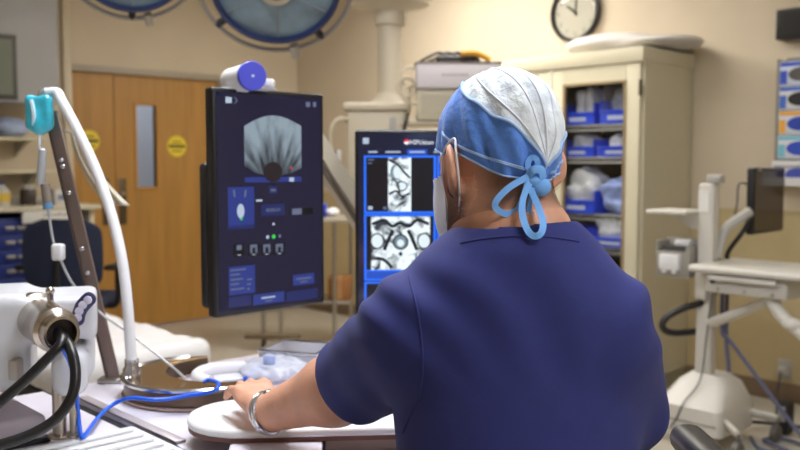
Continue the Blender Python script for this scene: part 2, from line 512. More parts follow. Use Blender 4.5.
pts = [cap_pt(2*PI*i/100, rim(2*PI*i/100), .0008) for i in range(101)]
b.tube(pts, .0016, 6)
for k in (.10, .14):
    pts = []
    for i in range(70):
        az = PI-.1-1.75*i/69
        pts.append(cap_pt(az, seam_el(az, k), .0010))
    b.tube(pts, .0011, 5)
    pts = []
    for i in range(70):
        az = PI+.1+1.75*i/69
        pts.append(cap_pt(az, seam_el(az, k), .0010))
    b.tube(pts, .0011, 5)
b.build('hem_seam', capedge, cap)
b = MB()
for az0, e1 in ((.28, 1.35), (-.22, 1.30), (.62, 1.2), (.06, 1.4)):
    pts = [cap_pt(PI+az0*(i/24)*1.6, rim(PI)+.24+(e1-rim(PI)-.24)*i/24, .0008) for i in range(25)]
    b.tube(pts, .0013, 5)
b.build('pleat', mat('white_pleat', (228, 232, 240), .8), cap)
# knot and bow at the nape, built in world space behind the cap's back point
KN = cap_pt(PI, rim(PI)+.10, .008)
def kp(px, py, dy=0): p = atY(px, py, KN.y+dy); return p
b = MB(); b.ell(kp(534, 181), (.013, .010, .011), seg=14, rings=10); b.ell(kp(541, 187), (.014, .009, .013), seg=14, rings=10)
b.tube([kp(528, 176, -.004), kp(533, 170, -.012), kp(541, 170, -.010), kp(543, 178, -.006)], .006, 8, 5, flat=.35)
b.build('knot', tieblue, cap)
b = MB()
up = (0, -1, 0)
rib = lambda pts, w=.0062: b.tube(pts, w, 4, 8, flat=.16, up=up)
rib([kp(529, 176, -.006), kp(510, 187, -.014), kp(497, 200, -.016), kp(496, 208, -.014), kp(506, 214, -.012), kp(517, 210, -.010), kp(523, 198, -.010), kp(528, 182, -.006)])
rib([kp(531, 180, -.006), kp(524, 196, -.015), kp(522, 212, -.028), kp(527, 229, -.046), kp(534, 236, -.052), kp(541, 233, -.052), kp(543, 222, -.044), kp(538, 206, -.026), kp(531, 190, -.010)])
rib([kp(533, 184, -.004), kp(531, 198, -.010), kp(529, 212, -.014), kp(533, 215, -.014)], .0045)
rib([kp(536, 182, -.006), kp(528, 166, -.006), kp(531, 158, -.006), kp(537, 160, -.008), kp(537, 172, -.006)], .0055)
b.build('tie', tieblue, cap)

# ---- hair: cropped nape and beard (a skin-close shell)
hairm = mat('cropped_dark_hair', (70, 50, 42), .8, var=.35, vscale=160, bump=.5, bscale=400)
hm = MATS['cropped_dark_hair'].node_tree
nb = [n for n in hm.nodes if n.type == 'BSDF_PRINCIPLED'][0]
nz = hm.nodes.new('ShaderNodeTexNoise'); nz.inputs['Scale'].default_value = 420; nz.inputs['Detail'].default_value = 2
rr = hm.nodes.new('ShaderNodeValToRGB'); rr.color_ramp.elements[0].position = .34; rr.color_ramp.elements[1].position = .56
hm.links.new(nz.outputs['Fac'], rr.inputs['Fac']); at_ = hm.nodes.new('ShaderNodeAttribute'); at_.attribute_name = 'hair_amount'
mu = hm.nodes.new('ShaderNodeMath'); mu.operation = 'MULTIPLY'
hm.links.new(rr.outputs['Color'], mu.inputs[0]); hm.links.new(at_.outputs['Fac'], mu.inputs[1]); hm.links.new(mu.outputs[0], nb.inputs['Alpha'])
def Lh(V): return (V-np.array(HC))@HR
def hair_patch(name, margin, top):
    o = net_obj(name, lambda P: head_sdf(P)-.0026, (HC.x-.13, HC.y-.14, HC.z-.16), (HC.x+.13, HC.y+.16, HC.z+.1), .004, hairm, person, keep=lambda V: margin(Lh(V)) > 0)
    V = np.empty(len(o.data.vertices)*3); o.data.vertices.foreach_get('co', V); V = V.reshape(-1, 3)+np.array(WM[person.name].translation)
    o.data.attributes.new('hair_amount', 'FLOAT', 'POINT').data.foreach_set('value', (np.clip(margin(Lh(V))/.028, 0, 1)*top).astype(np.float32))
hair_patch('nape_hair', lambda L: np.minimum.reduce([.080-np.abs(L[:, 0]), .014-L[:, 1], .022-L[:, 2], L[:, 2]+.085+.10*np.abs(L[:, 0])]), .68)
hair_patch('beard', lambda L: np.minimum.reduce([L[:, 1]+.030, -.022-L[:, 2]-.4*np.maximum(0, L[:, 1]-.03), L[:, 2]+.05+1.2*(L[:, 1]+.03), L[:, 2]+.135]), .8)
# ---- face mask with ear loops
maskm = mat('pale_face_mask_paper', (222, 224, 232), .85, bump=.06, bscale=120)
def mask_sdf(P):
    L = (P-np.array(HC, np.float32))@HR
    return smin(head_sdf(P), smin(ellipsoid(L, (0, .068, -.052), (.046, .040, .048)), capsule(L, (0, .088, -.012), (0, .098, -.03), .012, .016), .03), .03)-.010
net_obj('face_mask', mask_sdf, (HC.x-.18, HC.y-.14, HC.z-.19), (HC.x+.13, HC.y+.20, HC.z+.1), .003, maskm, person, relax=6,
        keep=lambda V: (lambda L: (L[:, 1] > .036-.35*(L[:, 2]+.06)) & (L[:, 2] < -.010+.10*np.maximum(0, L[:, 1]-.05)-.0*L[:, 0]) & (L[:, 2] > -.135))(Lh(V)))
for s in (-1, 1):
    b = MB(); b.tube([HW((s*.062, .052, -.016)), HW((s*.080, .020, .020)), HW((s*.083, -.012, .034)), HW((s*.094, -.026, .012)), HW((s*.092, -.022, -.022)), HW((s*.078, .000, -.055)), HW((s*.050, .048, -.092))], .0016, 6, 8)
    b.build('ear_loop', maskm, person)
# ---- metal bracelet
b = MB()
wa = (LWR-LE).normalized()
c = LWR-wa*.002
b.torus(c, wa, .0365, .0042, 36, 8)
b.torus(c+wa*.008, wa, .0360, .0032, 36, 8)
b.ell(c+LUP*.038, (.012, .012, .006), seg=14, rings=8)
b.build('bracelet', mat('steel_bracelet', (214, 214, 220), .22, 1), person)['label'] = 'silver coloured metal bracelet'
# ---- collar band  and shoulder seams on the top
b = MB()
def on_top(p, d, steps=60):
    """slide along d until the cloth is met"""
    p = np.array(p, np.float32)[None]; d = np.array(d, np.float32)
    for _ in range(steps):
        v = float(top_sdf(p)[0])
        if abs(v) < .0004: break
        p = p+d*max(min(v, .02), -.02)*.8
    return Vector(p[0].tolist())
pts = [on_top((q.x, .9, q.z), (0, 1, 0)) for q in catmull([(.012, 0, 1.215), (.024, 0, 1.17), (.030, 0, 1.11), (.026, 0, 1.06), (.014, 0, 1.03), (.004, 0, 1.0)], 5)]
b.tube(pts, .0016, 6)
b.build('seam', navy, person)
pts = [on_top((NECK.x-.006+.0105*i, .95, 1.274-1.7*(.0105*i)**2), (0, 1, 0)) for i in range(-8, 8)]
b = MB(); b.tube(pts, .0015, 6); b.build('collar_seam', navy, person)
# ================================================================ THE ROOM  (built in the room frame: x from the door wall, y to the clock wall)
def RM(b): b.at(ROOM); return b
wallm = mat('tan_wall_paint', (205, 191, 168), .75, var=.03, vscale=3, bump=.04, bscale=150)
wainm = mat('ochre_wall_panel', (188, 170, 130), .55, var=.03, vscale=4)
whitewall = mat('grey_white_laminate', (170, 171, 174), .5, var=.02)
floorm = mat('beige_vinyl_floor', (186, 178, 164), .35, var=.05, vscale=5)
doorm = mat('honey_oak_veneer', (172, 126, 60), .45, var=.13, vscale=3, stretch=(6, 6, .5), coat=.1)
creamm = mat('cream_enamel', (206, 196, 168), .4)
bronzem = mat('dark_bronze_plate', (92, 80, 62), .4, .7)
darkm = mat('black_plastic', (22, 22, 25), .45)
chrome = mat('polished_steel', (205, 205, 208), .18, 1)
steel = mat('brushed_steel', (172, 168, 160), .36, 1)
whitep = mat('white_plastic', (226, 226, 228), .38)
greyp = mat('grey_plastic', (178, 176, 170), .45)
glassm = mat('clear_glass', (235, 240, 240), .04, trans=1)
_nt = glassm.node_tree; _nt.nodes.clear()
_o = _nt.nodes.new('ShaderNodeOutputMaterial'); _mx = _nt.nodes.new('ShaderNodeMixShader'); _tr = _nt.nodes.new('ShaderNodeBsdfTransparent'); _gl = _nt.nodes.new('ShaderNodeBsdfGlossy'); _fr = _nt.nodes.new('ShaderNodeValue')
_tr.inputs['Color'].default_value = (.94, .95, .95, 1); _gl.inputs['Roughness'].default_value = .04; _fr.outputs[0].default_value = .035
_nt.links.new(_fr.outputs[0], _mx.inputs[0]); _nt.links.new(_tr.outputs[0], _mx.inputs[1]); _nt.links.new(_gl.outputs[0], _mx.inputs[2]); _nt.links.new(_mx.outputs[0], _o.inputs['Surface'])
CEIL = 2.95
b = RM(MB()); b.box((-1.9, -7.7, -.1), (8.7, .15, 0)); struct(b.build('floor', floorm, smooth=False))
b = RM(MB()); b.box((-1.9, -7.7, CEIL), (8.7, .15, CEIL+.1)); struct(b.build('ceiling', mat('white_ceiling_board', (225, 222, 214), .8, var=.02), smooth=False))
DY0, DYM, DY1, DZ = -2.178, -1.819, -.86, 2.09
b = RM(MB()); b.box((-.12, -7.7, 0), (0, DY0, CEIL)); b.box((-.12, DY1, 0), (0, .15, CEIL)); b.box((-.12, DY0, DZ), (0, DY1, CEIL)); struct(b.build('wall_left', wallm, smooth=False))
b = RM(MB()); b.box((0, 0, 0), (8.7, .12, CEIL)); struct(b.build('wall_back', wallm, smooth=False))
b = RM(MB()); b.box((8.58, -7.7, 0), (8.7, 0, CEIL)); struct(b.build('wall_right', wallm, smooth=False))
b = RM(MB()); b.box((0, -7.7, 0), (8.58, -7.58, CEIL)); struct(b.build('wall_front', wallm, smooth=False))
b = RM(MB()); b.box((0, -.006, .11), (8.58, 0, 1.10)); b.box((0, -.012, 1.085), (8.58, 0, 1.10)); o = struct(b.build('trim_1', wainm, smooth=False))
b = RM(MB()); b.box((0, -.014, 0), (8.58, 0, .11), .004); struct(b.build('baseboard_back', mat('taupe_vinyl_base', (120, 100, 78), .5)))
b = RM(MB()); b.box((0, DY1, 0), (.014, -.014, .11), .004); struct(b.build('baseboard_left', MATS['taupe_vinyl_base']))
b = RM(MB()); b.box((0, DY0-.065, 0), (.035, DY0, CEIL), .004); struct(b.build('trim_2', mat('cream_trim_paint', (205, 192, 166), .5)))
b = RM(MB()); b.box((0, DY0, DZ-.005), (.03, DY1+.05, DZ+.045), .004); b.box((0, DY1, 0), (.03, DY1+.05, DZ+.045), .004); struct(b.build('trim_3', mat('greige_frame_paint', (168, 158, 142), .5)))
# corridor behind the door glass
b = RM(MB()); b.box((-1.9, -7.7, 0), (-1.8, .15, CEIL)); struct(b.build('wall_corridor', mat('pale_corridor_paint', (196, 202, 214), .7), smooth=False))
# doors
def disc_yz(b, x0, x1, y, z, r, seg=28): b.cyl((x0, y, z), (x1, y, z), r, seg=seg)
def sticker(parent, y, z, r):
    b = RM(MB()); disc_yz(b, -.016, -.0135, y, z, r); s = b.build('sticker', mat('yellow_sticker', (226, 200, 52), .5), parent); s['label'] = 'round yellow warning sticker'
    b = RM(MB()); b.box((-.0136, y-r*.85, z-.012), (-.0128, y+r*.85, z+.012)); b.box((-.0136, y-r*.45, z+.03), (-.0128, y+r*.45, z+.04)); b.box((-.0136, y-r*.5, z-.045), (-.0128, y+r*.5, z-.035))
    b.build('sticker_print', mat('dark_print', (60, 54, 30), .6), s, smooth=False)
def leaf(name, y0, y1, win=None):
    b = RM(MB()); x0, x1 = -.062, -.016; z0, z1 = .01, DZ-.006
    if win:
        a, c, d, e = win
        b.box((x0, y0, z0), (x1, a, z1)); b.box((x0, c, z0), (x1, y1, z1)); b.box((x0, a, z0), (x1, c, d)); b.box((x0, a, e), (x1, c, z1))
    else: b.box((x0, y0, z0), (x1, y1, z1))
    return struct(b.build(name, doorm, smooth=False))
d1 = leaf('door_1', DY0+.003, DYM-.004)
d2 = leaf('door_2', DYM+.004, DY1-.003, (-1.628, -1.452, 1.17, 1.845))
tag(d1, 'narrow oak door leaf beside the grey laminate panel'); tag(d2, 'wide oak door leaf with a tall narrow glass window')
b = RM(MB())
for a, c, d, e in ((-1.650, -1.628, 1.148, 1.867), (-1.452, -1.430, 1.148, 1.867)): b.box((-.066, a, d), (-.008, c, e))
b.box((-.066, -1.628, 1.148), (-.008, -1.452, 1.170)); b.box((-.066, -1.628, 1.845), (-.008, -1.452, 1.867))
b.build('window_frame', mat('oak_bead', (176, 126, 56), .5), d2, smooth=False)
b = RM(MB()); b.box((-.042, -1.628, 1.17), (-.036, -1.452, 1.845)); b.build('window_glass', glassm, d2, smooth=False)
for dd, y0, y1 in ((d1, -1.935, -1.877), (d2, -1.795, -1.730)):
    b = RM(MB()); b.box((-.016, y0, .87), (-.010, y1, 1.245), .002); p = b.build('push_plate', bronzem, dd)
    b = RM(MB()); disc_yz(b, -.011, .004, (y0+y1)/2, 1.12, .016); b.build('lock_cylinder', steel, p)
sticker(d2, -1.262, 1.512, .090); sticker(d1, -2.03, 1.545, .085)
# things glimpsed through the glass
b = RM(MB()); b.box((-1.798, -.50, 1.45), (-1.77, -.18, 2.0), .004)
t = thing('notice_board', 'dark board on the corridor wall seen through the door window', 'board', RW(-1.79, -.3, 1.45)); b.build('board', mat('charcoal_board', (50, 46, 44), .6), t)
def ceiling_lamp(x, y, lx, ly, st, room=True, col=(255, 250, 242)):
    t = thing('ceiling_light', 'ceiling light panel', 'ceiling light', RW(x, y, CEIL), ROOM_A)
    b = RM(MB()); 
    for s in (-1, 1):
        b.box((x-lx/2-.03, y+s*(ly/2+.015)-.015, CEIL-.04), (x+lx/2+.03, y+s*(ly/2+.015)+.015, CEIL)); b.box((x+s*(lx/2+.015)-.015, y-ly/2, CEIL-.04), (x+s*(lx/2+.015)+.015, y+ly/2, CEIL))
    b.build('frame', whitep, t, smooth=False)
    b = RM(MB()); b.box((x-lx/2, y-ly/2, CEIL-.03), (x+lx/2, y+ly/2, CEIL-.02))
    b.build('diffuser', mat('lit_diffuser_%s_%d' % (st, col[0]), (255, 255, 255), .6, emit=col, estr=st), t, smooth=False)
    return t
LP = [(2.5, -.95, 'over the corner by the boom'), (3.6, -1.5, 'over the glass fronted cabinet'), (5.35, -3.9, 'over the treatment table'), (6.9, -1.9, 'over the workstation cart'), (4.0, -3.5, 'added to brighten the glass fronted cabinet'), (7.7, -4.1, 'behind the person in scrubs')]  # the fifth, unseen panel is added to brighten the cabinet bins and monitor arm
for (x, y, s), st in zip(LP, LAMP):
    l = ceiling_lamp(x, y, 1.2, .6, st, col=(240, 246, 255) if x > 5 and y < -3 else (255, 250, 242)); l['label'] = 'white ceiling light panel '+s
l = ceiling_lamp(-1.0, -1.0, .6, 1.2, 9, col=(235, 242, 255)); l['label'] = 'corridor ceiling light beyond the oak doors'

# ---- supply nook left of the doors
t = thing('wall_cupboard', 'grey white wall cupboard with a small glazed door, left of the oak doors', 'cupboard', RW(.16, -3.0, 1.8), ROOM_A)
b = RM(MB()); b.box((.005, -4.2, 1.80), (.32, -2.40, CEIL-.002), .004); b.build('body', whitewall, t)
b = RM(MB()); b.box((.32, -3.30, 1.815), (.335, -2.70, 2.27), .003); d = b.build('door', mat('dark_grey_frame', (78, 78, 74), .5), t)
b = RM(MB()); b.box((.334, -3.26, 1.85), (.338, -2.735, 2.235)); b.build('glass', mat('grey_green_glass', (128, 134, 124), .12), d)
t = thing('wall_shelf', 'long cream shelf below the grey wall cupboard, upper of two', 'shelf', RW(.0, -3.0, 1.53), ROOM_A)
b = RM(MB()); b.box((.002, -4.2, 1.53), (.32, -2.50, 1.555), .004); b.build('board', creamm, t)
b = RM(MB())
b.prism([(.002, 1.53), (.26, 1.53), (.002, 1.42)], -2.62, -2.60, 'y')
b.build('bracket', greyp, t, smooth=False)
t = thing('wall_shelf', 'shorter cream shelf above the counter, lower of two', 'shelf', RW(.0, -3.0, 1.29), ROOM_A)
b = RM(MB()); b.box((.002, -4.2, 1.295), (.32, -2.41, 1.318), .004); b.build('board', creamm, t)
b = RM(MB()); b.prism([(.002, 1.295), (.26, 1.295), (.002, 1.19)], -2.56, -2.54, 'y'); b.build('bracket', greyp, t, smooth=False)
t = thing('counter', 'cream counter with white label strip above the blue drawers', 'counter', RW(.3, -3.2, 0), ROOM_A)
b = RM(MB()); b.box((.003, -4.4, 1.035), (.62, -2.23, 1.07), .008); b.build('worktop', mat('cream_laminate', (202, 194, 172), .4), t)
b = RM(MB()); b.box((.04, -2.30, .0), (.56, -2.26, 1.035), .003); b.build('side_panel', creamm, t)
b = RM(MB()); b.box((.605, -2.80, .955), (.625, -2.44, 1.034), .003); p = b.build('label_strip', mat('white_label_card', (222, 220, 214), .6), t)
b = RM(MB())
for i in range(9): b.box((.6245, -2.66+.022*i, 1.0), (.626, -2.648+.022*i, 1.012+.004*(i % 3)))
b.build('print', mat('grey_print', (120, 116, 112), .7), p, smooth=False)
bluem = mat('navy_blue_drawer_enamel', (24, 44, 120), .4)
t = thing('drawer_cabinet', 'blue drawer cabinet with steel handles under the counter', 'drawer cabinet', RW(.3, -2.95, 0), ROOM_A)
b = RM(MB()); b.box((.03, -3.45, .06), (.56, -2.50, .99), .005); b.build('body', bluem, t)
for i in range(9):
    z = .975-.0985*(i+1)
    b = RM(MB()); b.box((.56, -3.43, z+.004), (.578, -2.52, z+.094), .004); d = b.build('drawer', bluem, t)
    b = RM(MB())
    for yy in (-2.87, -2.79): b.box((.578, yy-.032, z+.035), (.592, yy+.032, z+.06), .005)
    b.build('handle', mat('satin_handle', (176, 172, 164), .35, .8), d)
# small stock on the shelves
def stuff(name, label, cat, parts, at, group=None):
    t = thing(name, label, cat, at, ROOM_A, group); return t
def ell_sdf_obj(name, c, r, m, parent, wob=.1, h=.012):
    c = np.array(c); r = np.array(r)
    f = lambda P: ellipsoid(P, c, r)+wob*r.min()*np.sin(P[:, 0]*9/r[0]*.5)*np.sin(P[:, 1]*8/r[1]*.5+1)*np.sin(P[:, 2]*6/r[2]*.5+2)
    return net_obj(name, f, c-r*1.3, c+r*1.3, h, m, parent)
p = RW(.17, -2.70, 1.555+.07); t = thing('supply_bag', 'pale blue and white supply bag on the upper shelf', 'bag', (p.x, p.y, 1.555))
ell_sdf_obj('bag', p, (.13, .13, .075), mat('pale_blue_film', (170, 186, 222), .4, var=.25, vscale=14), t)
p = RW(.17, -2.98, 1.555); t = thing('storage_box', 'dark box at the left end of the upper shelf', 'box', p, ROOM_A)
b = RM(MB()); b.box((.06, -3.12, 1.556), (.28, -2.86, 1.66), .008); b.build('body', mat('dark_slate', (58, 62, 72), .6), t); b = RM(MB()); b.box((.055, -3.125, 1.66), (.285, -2.855, 1.68), .004); b.build('lid', darkm, t)
b = RM(MB()); 
t = thing('bottle', 'yellow labelled squat bottle on the counter', 'bottle', RW(.4, -2.86, 1.07))
b.lathe([(.055, 0), (.06, .01), (.06, .10), (.03, .13), (.022, .15)], (.40, -2.86, 1.07)); b.build('body', mat('cream_bottle', (200, 196, 186), .4), t)
b = RM(MB()); b.lathe([(.061, .03), (.0612, .09)], (.40, -2.86, 1.07)); b.build('label_band', mat('yellow_label', (214, 182, 70), .5), t)
b = RM(MB()); b.lathe([(.024, .15), (.024, .17)], (.40, -2.86, 1.07)); b.build('cap', bluem, t)
t = thing('jar', 'dark jar with a lid at the middle of the counter', 'jar', RW(.36, -2.66, 1.07))
b = RM(MB()); b.lathe([(.05, 0), (.055, .01), (.055, .10), (.045, .115)], (.36, -2.66, 1.07)); b.build('body', mat('dark_brown_glass', (64, 54, 50), .2), t)
b = RM(MB()); b.lathe([(.05, .115), (.05, .14), (.02, .145)], (.36, -2.66, 1.07)); b.build('lid', greyp, t)
t = thing('carton', 'white carton on the counter nearest the doors', 'box', RW(.35, -2.40, 1.07), ROOM_A)
b = RM(MB()); b.box((.28, -2.49, 1.071), (.42, -2.35, 1.18), .004); b.build('body', mat('white_card', (214, 212, 208), .6), t); b = RM(MB()); b.box((.4195, -2.47, 1.10), (.4215, -2.37, 1.14)); b.build('label', mat('blue_grey_label', (120, 132, 160), .6), t)
b = RM(MB()); t = thing('paper_stack', 'stack of white papers on the counter behind the dark jar', 'papers', RW(.16, -2.62, 1.07), ROOM_A)
b.box((.06, -2.74, 1.071), (.26, -2.50, 1.12), .003); b.build('sheets', mat('paper', (206, 202, 196), .7), t)

# ---- navy office chair in front of the drawers
CX, CYc = -2.12, 5.70
t = thing('office_chair', 'navy office chair with a rounded back in front of the blue drawers', 'chair', (CX, CYc, 0), .25)
navyf = mat('navy_chair_fabric', (38, 46, 72), .85, var=.08, vscale=60, bump=.2, bscale=400)
b = MB()
def back(u, v):
    a = (u-.5)*2; z = .58+.44*v; w = .255*(1-.10*abs(2*v-1)**2.5) * (1-max(0, (v-.82)/.18)**2*.45) * (1-max(0, (.15-v)/.15)**2*.3)
    return (CX+a*w, CYc-.19+.05*(a*a)*1.0+.04*(v-.5)**2, z)
b.grid(back, 20, 18, .06); o = b.build('backrest', navyf, t)
b = MB(); b.box((CX-.23, CYc-.18, .44), (CX+.23, CYc+.27, .52), .035, 4); b.build('seat', navyf, t)
b = MB(); b.tube([(CX, CYc-.1, .43), (CX, CYc-.26, .45), (CX, CYc-.245, .6), (CX, CYc-.225, .8)], .022, 8, 6); b.build('back_bracket', darkm, t)
for s in (-1, 1):
    b = MB(); b.tube([(CX+s*.18, CYc+.05, .44), (CX+s*.275, CYc+.05, .46), (CX+s*.285, CYc+.05, .62), (CX+s*.285, CYc+.05, .69)], .02, 8, 6); b.build('arm_post', darkm, t)
    b = MB(); b.box((CX+s*.285-.045, CYc-.10, .69), (CX+s*.285+.045, CYc+.16, .72), .012, 3); b.build('armrest', darkm, t)
b = MB(); b.cyl((CX, CYc, .10), (CX, CYc, .44), .028); b.build('gas_column', steel, t)
for k in range(5):
    a = 2*PI*k/5+.3; dx, dy = math.cos(a), math.sin(a)
    b = MB(); b.tube([(CX, CYc, .12), (CX+dx*.28, CYc+dy*.28, .075)], [.026, .016], 8); b.build('leg', darkm, t)
    b = MB(); b.cyl((CX+dx*.28-dy*.02, CYc+dy*.28+dx*.02, .028), (CX+dx*.28+dy*.02, CYc+dy*.28-dx*.02, .028), .028, seg=14); b.build('caster', darkm, t)

# ---- gurney
GU = Vector((math.sin(math.radians(46.9-3)), -math.cos(math.radians(46.9-3)), 0))   # along its length, towards the room
GV = Vector((-GU.y, GU.x, 0))
G0 = Vector((-.785, 3.72, 0))                       # far right top corner
GM = Matrix(((GU.x, GV.x, 0, G0.x), (GU.y, GV.y, 0, G0.y), (0, 0, 1, 0), (0, 0, 0, 1)))
GW = lambda x, y, z: GM @ Vector((x, y, z))
t = thing('gurney', 'white sheeted gurney with a black frame in front of the oak doors', 'gurney', GW(-.9, -.33, 0))
MI = np.array(GM.inverted())
def matt(P):
    L = P@MI[:3, :3].T+MI[:3, 3]
    d = rbox(L, (-1.75, -.68, .485), (0, 0, .625), .055)
    return d+.006*np.sin(14*L[:, 0]+3*np.sin(9*L[:, 1]))*np.sin(11*L[:, 1]+2)+.003*np.sin(40*L[:, 0]+20*L[:, 2])
c8 = [GW(x, y, z) for x in (-1.80, .05) for y in (-.72, .05) for z in (.45, .66)]
lo = [min(c[i] for c in c8) for i in range(3)]; hi = [max(c[i] for c in c8) for i in range(3)]
net_obj('mattress', matt, lo, hi, .014, mat('white_bed_sheet', (226, 224, 226), .85, bump=.2, bscale=60), t)
b = MB().at(GM); b.box((-1.73, -.66, .42), (-.03, -.63, .485), .005); b.box((-1.73, -.05, .42), (-.03, -.02, .485), .005); b.box((-.06, -.66, .42), (-.01, -.02, .485), .005); b.box((-1.75, -.66, .42), (-1.71, -.02, .485), .005); b.box((-1.73, -.64, .46), (-.03, -.03, .482))
b.build('frame', darkm, t)
for x in (-.06, -1.67):
    for y in (-.61, -.07):
        b = MB().at(GM); b.box((x-.025, y-.025, .10), (x+.025, y+.025, .43), .004); l = b.build('leg', darkm, t)
        b = MB().at(GM); b.cyl((x, y-.02, .05), (x, y+.02, .05), .05); b.build('caster', mat('grey_caster_rubber', (90, 90, 92), .6), l)
b = MB().at(GM); b.box((-.02, -.60, .425), (.035, -.58, .455)); b.box((-.02, -.10, .425), (.035, -.08, .455)); b.tube([(.035, -.62, .44), (.035, -.06, .44)], .014, 8); b.build('push_bar', darkm, t)

# ---- instrument table behind the monitors
ITX, ITY = -.62, 6.75
t = thing('instrument_table', 'steel instrument table on casters between the two monitors', 'table', (ITX, ITY, 0))
x0, x1 = -1.08, -.36; y0, y1 = 6.45, 6.85; TZ = .97
b = MB(); b.box((x0-.03, y0-.03, TZ-.03), (x1+.03, y1+.03, TZ), .006); b.build('tabletop', mat('satin_steel_top', (190, 182, 168), .4, .6), t)
for x, y in ((-1.0, y0), (-.87, y0), (x1-.12, y0), (x1-.02, y1)):
    b = MB(); b.cyl((x, y, .09), (x, y, TZ-.02), .016, seg=14); b.build('leg', steel, t)
    b = MB(); b.cyl((x-.012, y, .04), (x+.012, y, .04), .04, seg=16); b.build('caster', darkm, t)
b = MB(); b.tube([(-1.0, y0, .30), (-.87, y0, .30)], .010, 8); b.build('rung', steel, t)
b = MB(); b.box((-1.14, y0-.03, .085), (-.74, y0+.03, .115), .01); b.tube([(-1.12, y0+.18, .06), (-.94, y0, .09), (-.76, y0+.2, .06)], .016, 8); b.build('base_bar', mat('bronze_grey_foot', (120, 104, 84), .45, .5), t)
b = MB(); b.box((-.62, y0, .34), (x1, y1, .36), .004); b.build('lower_shelf', steel, t)
p = Vector((-.45, 6.62, .36))
t = thing('cardboard_box', 'brown cardboard box low down between the two monitors', 'box', p)
b = MB(); b.box((-.53, 6.50, .361), (-.37, 6.74, .52), .003); b.build('body', mat('brown_cardboard', (150, 100, 52), .8), t); b = MB(); b.box((-.47, 6.498, .361), (-.43, 6.742, .5215)); b.build('tape', mat('tan_tape', (176, 132, 84), .5), t)
p = Vector((-.52, 6.6, TZ)); t = thing('supply_pack', 'blue and white supply pack on the steel instrument table', 'pack', p)
ell_sdf_obj('wrapper', (-.50, 6.58, TZ+.035), (.055, .07, .036), mat('white_wrap', (224, 224, 228), .6), t)
b = MB(); b.box((-.60, 6.50, TZ+.001), (-.545, 6.64, TZ+.10), .012); b.build('blue_fold', mat('cobalt_cloth', (38, 62, 180), .7), t)
# ================================================================ CABINET WITH GLASS DOORS
KX0, KX1, KD, KH = 2.80, 4.05, -.58, 2.02
cabm = mat('cream_cabinet_enamel', (208, 201, 176), .42, var=.02, vscale=3)
t = thing('supply_cabinet', 'tall cream cabinet with glass doors and blue bins inside', 'cabinet', RW((KX0+KX1)/2, KD/2, 0), ROOM_A)
b = RM(MB())
b.box((KX0, KD+.03, .0), (KX0+.03, -.005, KH)); b.box((KX1-.03, KD+.03, .0), (KX1, -.005, KH)); b.box((KX0, -.035, 0), (KX1, -.016, KH)); b.box((KX0, KD+.03, 0), (KX1, -.005, .10))
b.box((KX0, KD+.03, KH-.06), (KX1, -.005, KH))
b.build('carcass', cabm, t, smooth=False)
b = RM(MB()); b.box((KX0-.01, KD-.012, KH-.075), (KX1+.01, -.005, KH+.01), .006); b.build('cornice', cabm, t)
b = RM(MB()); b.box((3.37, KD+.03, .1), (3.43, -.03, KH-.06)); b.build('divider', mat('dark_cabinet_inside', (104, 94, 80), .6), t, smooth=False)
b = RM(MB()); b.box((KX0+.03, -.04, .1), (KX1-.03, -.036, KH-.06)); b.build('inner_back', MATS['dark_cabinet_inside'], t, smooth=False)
for (a, c, hs) in ((2.815, 3.398, -1), (3.414, 4.035, 1)):
    b = RM(MB()); y0, y1 = KD, KD+.028; z0, z1 = .10, KH-.078; f = .088
    b.box((a, y0, z0), (a+f, y1, z1), .004); b.box((c-f, y0, z0), (c, y1, z1), .004); b.box((a+f, y0, z0), (c-f, y1, .62), .0); b.box((a+f, y0, 1.848), (c-f, y1, z1), .0)
    d = b.build('door', cabm, t)
    b = RM(MB())
    for q in ((a+f, a+f+.014, .62, 1.848), (c-f-.014, c-f, .62, 1.848)): b.box((q[0], y0-.006, q[2]), (q[1], y1-.01, q[3]))
    b.box((a+f, y0-.006, .62), (c-f, y1-.01, .634)); b.box((a+f, y0-.006, 1.834), (c-f, y1-.01, 1.848)); b.build('glass_bead', mat('bronze_bead', (150, 130, 96), .5), d, smooth=False)
    b = RM(MB()); b.box((a+f, y0+.010, .62), (c-f, y0+.014, 1.848)); b.build('glass', glassm, d, smooth=False)
    hx = c+.006 if hs > 0 else a-.006
    for z in (.35, 1.80):
        b = RM(MB()); b.cyl((hx, KD-.004, z-.045), (hx, KD-.004, z+.045), .009, seg=10); b.build('hinge', mat('dark_hinge', (96, 84, 66), .4, .8), d)
b = RM(MB()); b.box((3.401, KD-.006, .10), (3.411, KD+.02, KH-.078), .002); b.build('meeting_strip', mat('white_strip', (232, 226, 214), .4), t)
SHZ = (.865, 1.06, 1.405, 1.60)
for z in SHZ:
    for xa, xb in ((2.835, 3.37), (3.43, 4.015)):
        b = RM(MB())
        for y in (-.53, -.06): b.tube([(xa, y, z-.004), (xb, y, z-.004)], .004, 6); b.tube([(xa, y, z-.034), (xb, y, z-.034)], .004, 6)
        n = 22
        for i in range(n): 
            xx = xa+(xb-xa)*(i+.5)/n; b.tube([(xx, -.53, z), (xx, -.06, z)], .0022, 5)
            b.tube([(xa+(xb-xa)*i/n, -.53, z-.034), (xx, -.53, z-.004), (xa+(xb-xa)*(i+1)/n, -.53, z-.034)], .002, 5)
        b.build('wire_shelf', mat('pale_wire', (198, 196, 190), .35), t)
binm = mat('cobalt_bin_plastic', (36, 78, 232), .4); 
